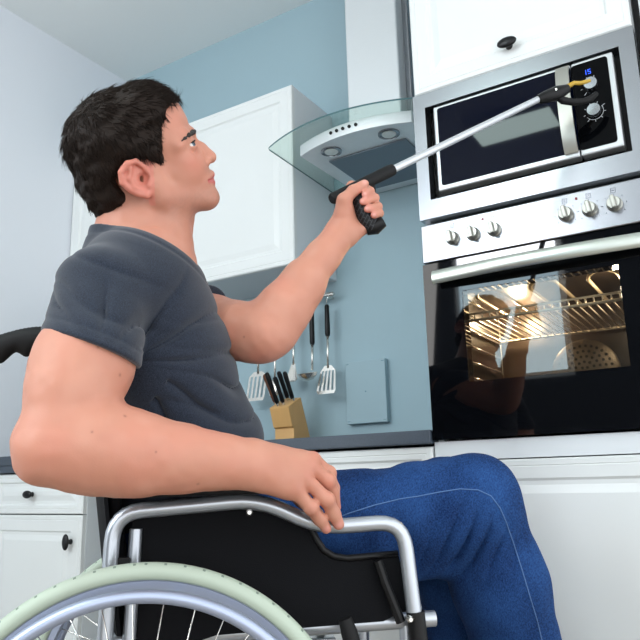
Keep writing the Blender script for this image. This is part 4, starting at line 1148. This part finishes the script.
cb = MB(); cb.tube([(.17, yl, .22), (.17, yr, .47)], .010, 10); cb.tube([(.19, yl, .47), (.19, yr, .22)], .010, 10)
cobj('cross_brace', cb, M['alu'], smooth='auto')

# ================================================================= reaching grabber
ga, gb = W(333, 198.5, 1.352), W(541, 98, 1.668)
ga, gb = Vector(ga), Vector(gb); gd = (gb - ga).normalized()
grab = thing('reacher_grabber', ga, 'long silver reaching grabber with black pistol grip held in the man\'s raised hand', 'grabber')
Lg = (gb - ga).length
sl = Lg * .245
obj('barrel', MB().tube([ga - gd * .004, ga, ga + gd * sl * .9, ga + gd * sl], [.009, .0115, .0125, .0120], 16), M['black_soft'], grab, smooth='auto')
obj('pole', MB().tube([ga + gd * sl * .95, gb], .0078, 16), mat('pale aluminium pole', (205, 208, 212), .35, .6), grab, smooth='auto')
gpt = [Vector(W(*p)) for p in ((355, 190, 1.372), (359.5, 200, 1.366), (363, 210, 1.362), (368, 221, 1.360), (373.5, 229, 1.360))]
gmat, gnt, gb_ = new_mat('lattice grip rubber'); gb_.inputs['Roughness'].default_value = .55; gb_.inputs['Specular IOR Level'].default_value = .3
bk = gnt.nodes.new('ShaderNodeTexBrick'); bk.inputs['Scale'].default_value = 38; bk.inputs['Mortar Size'].default_value = .035
for nm_, c_ in (('Color1', (11, 11, 13)), ('Color2', (14, 14, 16)), ('Mortar', (56, 58, 62))): bk.inputs[nm_].default_value = lin(*c_)
gtc = gnt.nodes.new('ShaderNodeTexCoord'); gmp = gnt.nodes.new('ShaderNodeMapping'); gmp.inputs['Rotation'].default_value = (1.2, .5, .9)
gnt.links.new(gtc.outputs['Object'], gmp.inputs['Vector']); gnt.links.new(gmp.outputs[0], bk.inputs['Vector']); gnt.links.new(bk.outputs['Color'], gb_.inputs['Base Color'])
gr = obj('grip', MB().tube(gpt, [.014, .0165, .0175, .019, .015], 18), gmat, grab, smooth='auto')
gp2 = [Vector(W(*p)) for p in ((366, 229.5, 1.360), (375, 226.5, 1.360), (383.5, 221.5, 1.360))]
obj('grip_foot', MB().tube(gp2, [.012, .0165, .011], 14), M['black'], gr, smooth='auto')
obj('trigger', MB().tube([Vector(W(*p)) for p in ((371, 181, 1.400), (373, 190, 1.405), (374, 200, 1.402))], [.006, .006, .004], 10), M['black'], grab, smooth='auto')
# jaw
jb = Vector(W(538, 99.5, 1.664)); jc = Vector(W(558, 93, 1.668)); jd = Vector(W(568, 88.5, 1.672))
hd = obj('jaw_housing', MB().tube([jb, jb.lerp(jc, .3), jc, jd], [.0105, .0140, .0175, .0105], 14), M['black'], grab, smooth='auto')
obj('pivot', MB().lathe([(.003, 0), (.003, .004)], jc + Vector((0, -.0155, 0)), (0, -1, 0), 12), M['chrome'], hd, smooth='auto')
def claw(pts, rs, m): obj('claw', MB().tube([Vector(W(*p)) for p in pts], rs, 12), m, grab, smooth='auto')
claw([(565, 91, 1.671), (568.5, 86, 1.673), (574, 83, 1.675), (580, 83.2, 1.677), (585, 82, 1.678), (590, 80.5, 1.680)], [.0058, .0058, .0052, .0050, .0052, .004], M['yellow'])
claw([(557, 96.5, 1.667), (563, 100.5, 1.669), (573, 102.2, 1.671), (583, 101.5, 1.673), (591, 98.5, 1.676), (596.5, 93.5, 1.680)], [.0085, .0092, .0085, .0078, .0080, .006], M['black_soft'])
# ================================================================= light, sky and camera
def area(name, loc, size, sy, energy, col, target):
    l = bpy.data.lights.new(name, 'AREA'); l.shape = 'RECTANGLE'; l.size = size; l.size_y = sy; l.energy = energy; l.color = col
    o = bpy.data.objects.new(name, l); COL.objects.link(o); o.location = loc
    o.rotation_euler = (Vector(target) - Vector(loc)).to_track_quat('-Z', 'Y').to_euler(); return o
area('window_daylight', ((wx0 + wx1) / 2, YF + .02, (wz0 + 2.455) / 2), wx1 - wx0 - .1, .86, 14, (.62, .86, 1.0), ((wx0 + wx1) / 2, 1.2, (wz0 + 2.455) / 2))
area('transom_daylight', ((wx0 + wx1) / 2, YF + .02, 2.57), wx1 - wx0 - .1, .16, 16, (.92, .94, 1.0), ((wx0 + wx1) / 2, 1.2, 2.57))
area('side_key_light', (XL + .02, -.85, 1.75), 1.7, 1.5, 32, (1, .985, .96), (-.6, .9, 1.1))  # added key light on the left wall, which has no window
# two flat ceiling lamps
for lx, ly, lw, ld_, en, colr, txt in ((-1.0, -.46, .48, .26, 9, (.80, 1, .95), 'flat white lamp on the ceiling, mirrored in the microwave door'),
                                      (-1.35, -1.80, .70, .45, 17, (1, .99, .97), 'large flat ceiling lamp near the window wall, its glow on the oven control panel')):
    t = thing('ceiling_lamp', (lx, ly, HC), txt, 'ceiling lamp')
    obj('housing', MB().box(lx - lw / 2 - .02, lx + lw / 2 + .02, ly - ld_ / 2 - .02, ly + ld_ / 2 + .02, HC - .05, HC - .0005), M['lamp_white'], t, bevel=.004)
    obj('diffuser', MB().box(lx - lw / 2, lx + lw / 2, ly - ld_ / 2, ly + ld_ / 2, HC - .056, HC - .0505), emit('lamp diffuser', (215, 235, 230), 1.2), t)
    area('ceiling_lamp_light', (lx, ly, HC - .06), lw, ld_, en, colr, (lx, ly + .001, 0))
wd = bpy.data.worlds.new('daylight'); SC.world = wd; wd.use_nodes = True
bg = wd.node_tree.nodes['Background']; bg.inputs['Color'].default_value = (.93, .965, 1.0, 1); bg.inputs['Strength'].default_value = 2.05

cd = bpy.data.cameras.new('camera'); cam = bpy.data.objects.new('camera', cd); COL.objects.link(cam)
cd.sensor_fit = 'HORIZONTAL'; cd.sensor_width = 36.0; cd.lens = 36.0 * FOC / 640; cd.clip_start = .02
R3 = Matrix(((RC[0, 0], -RC[0, 1], -RC[0, 2]), (RC[1, 0], -RC[1, 1], -RC[1, 2]), (RC[2, 0], -RC[2, 1], -RC[2, 2])))
cam.matrix_world = Matrix.Translation((0, 0, CAM_H)) @ R3.to_4x4()
SC.camera = cam
vs_ = SC.view_settings
vs_.view_transform = 'Standard'; vs_.look = 'None'; vs_.gamma = 1.0; vs_.use_curve_mapping = False; vs_.exposure = 0.13
SC.cycles.use_denoising = True
SC.cycles.max_bounces = 8
SC.cycles.caustics_reflective = False; SC.cycles.caustics_refractive = False
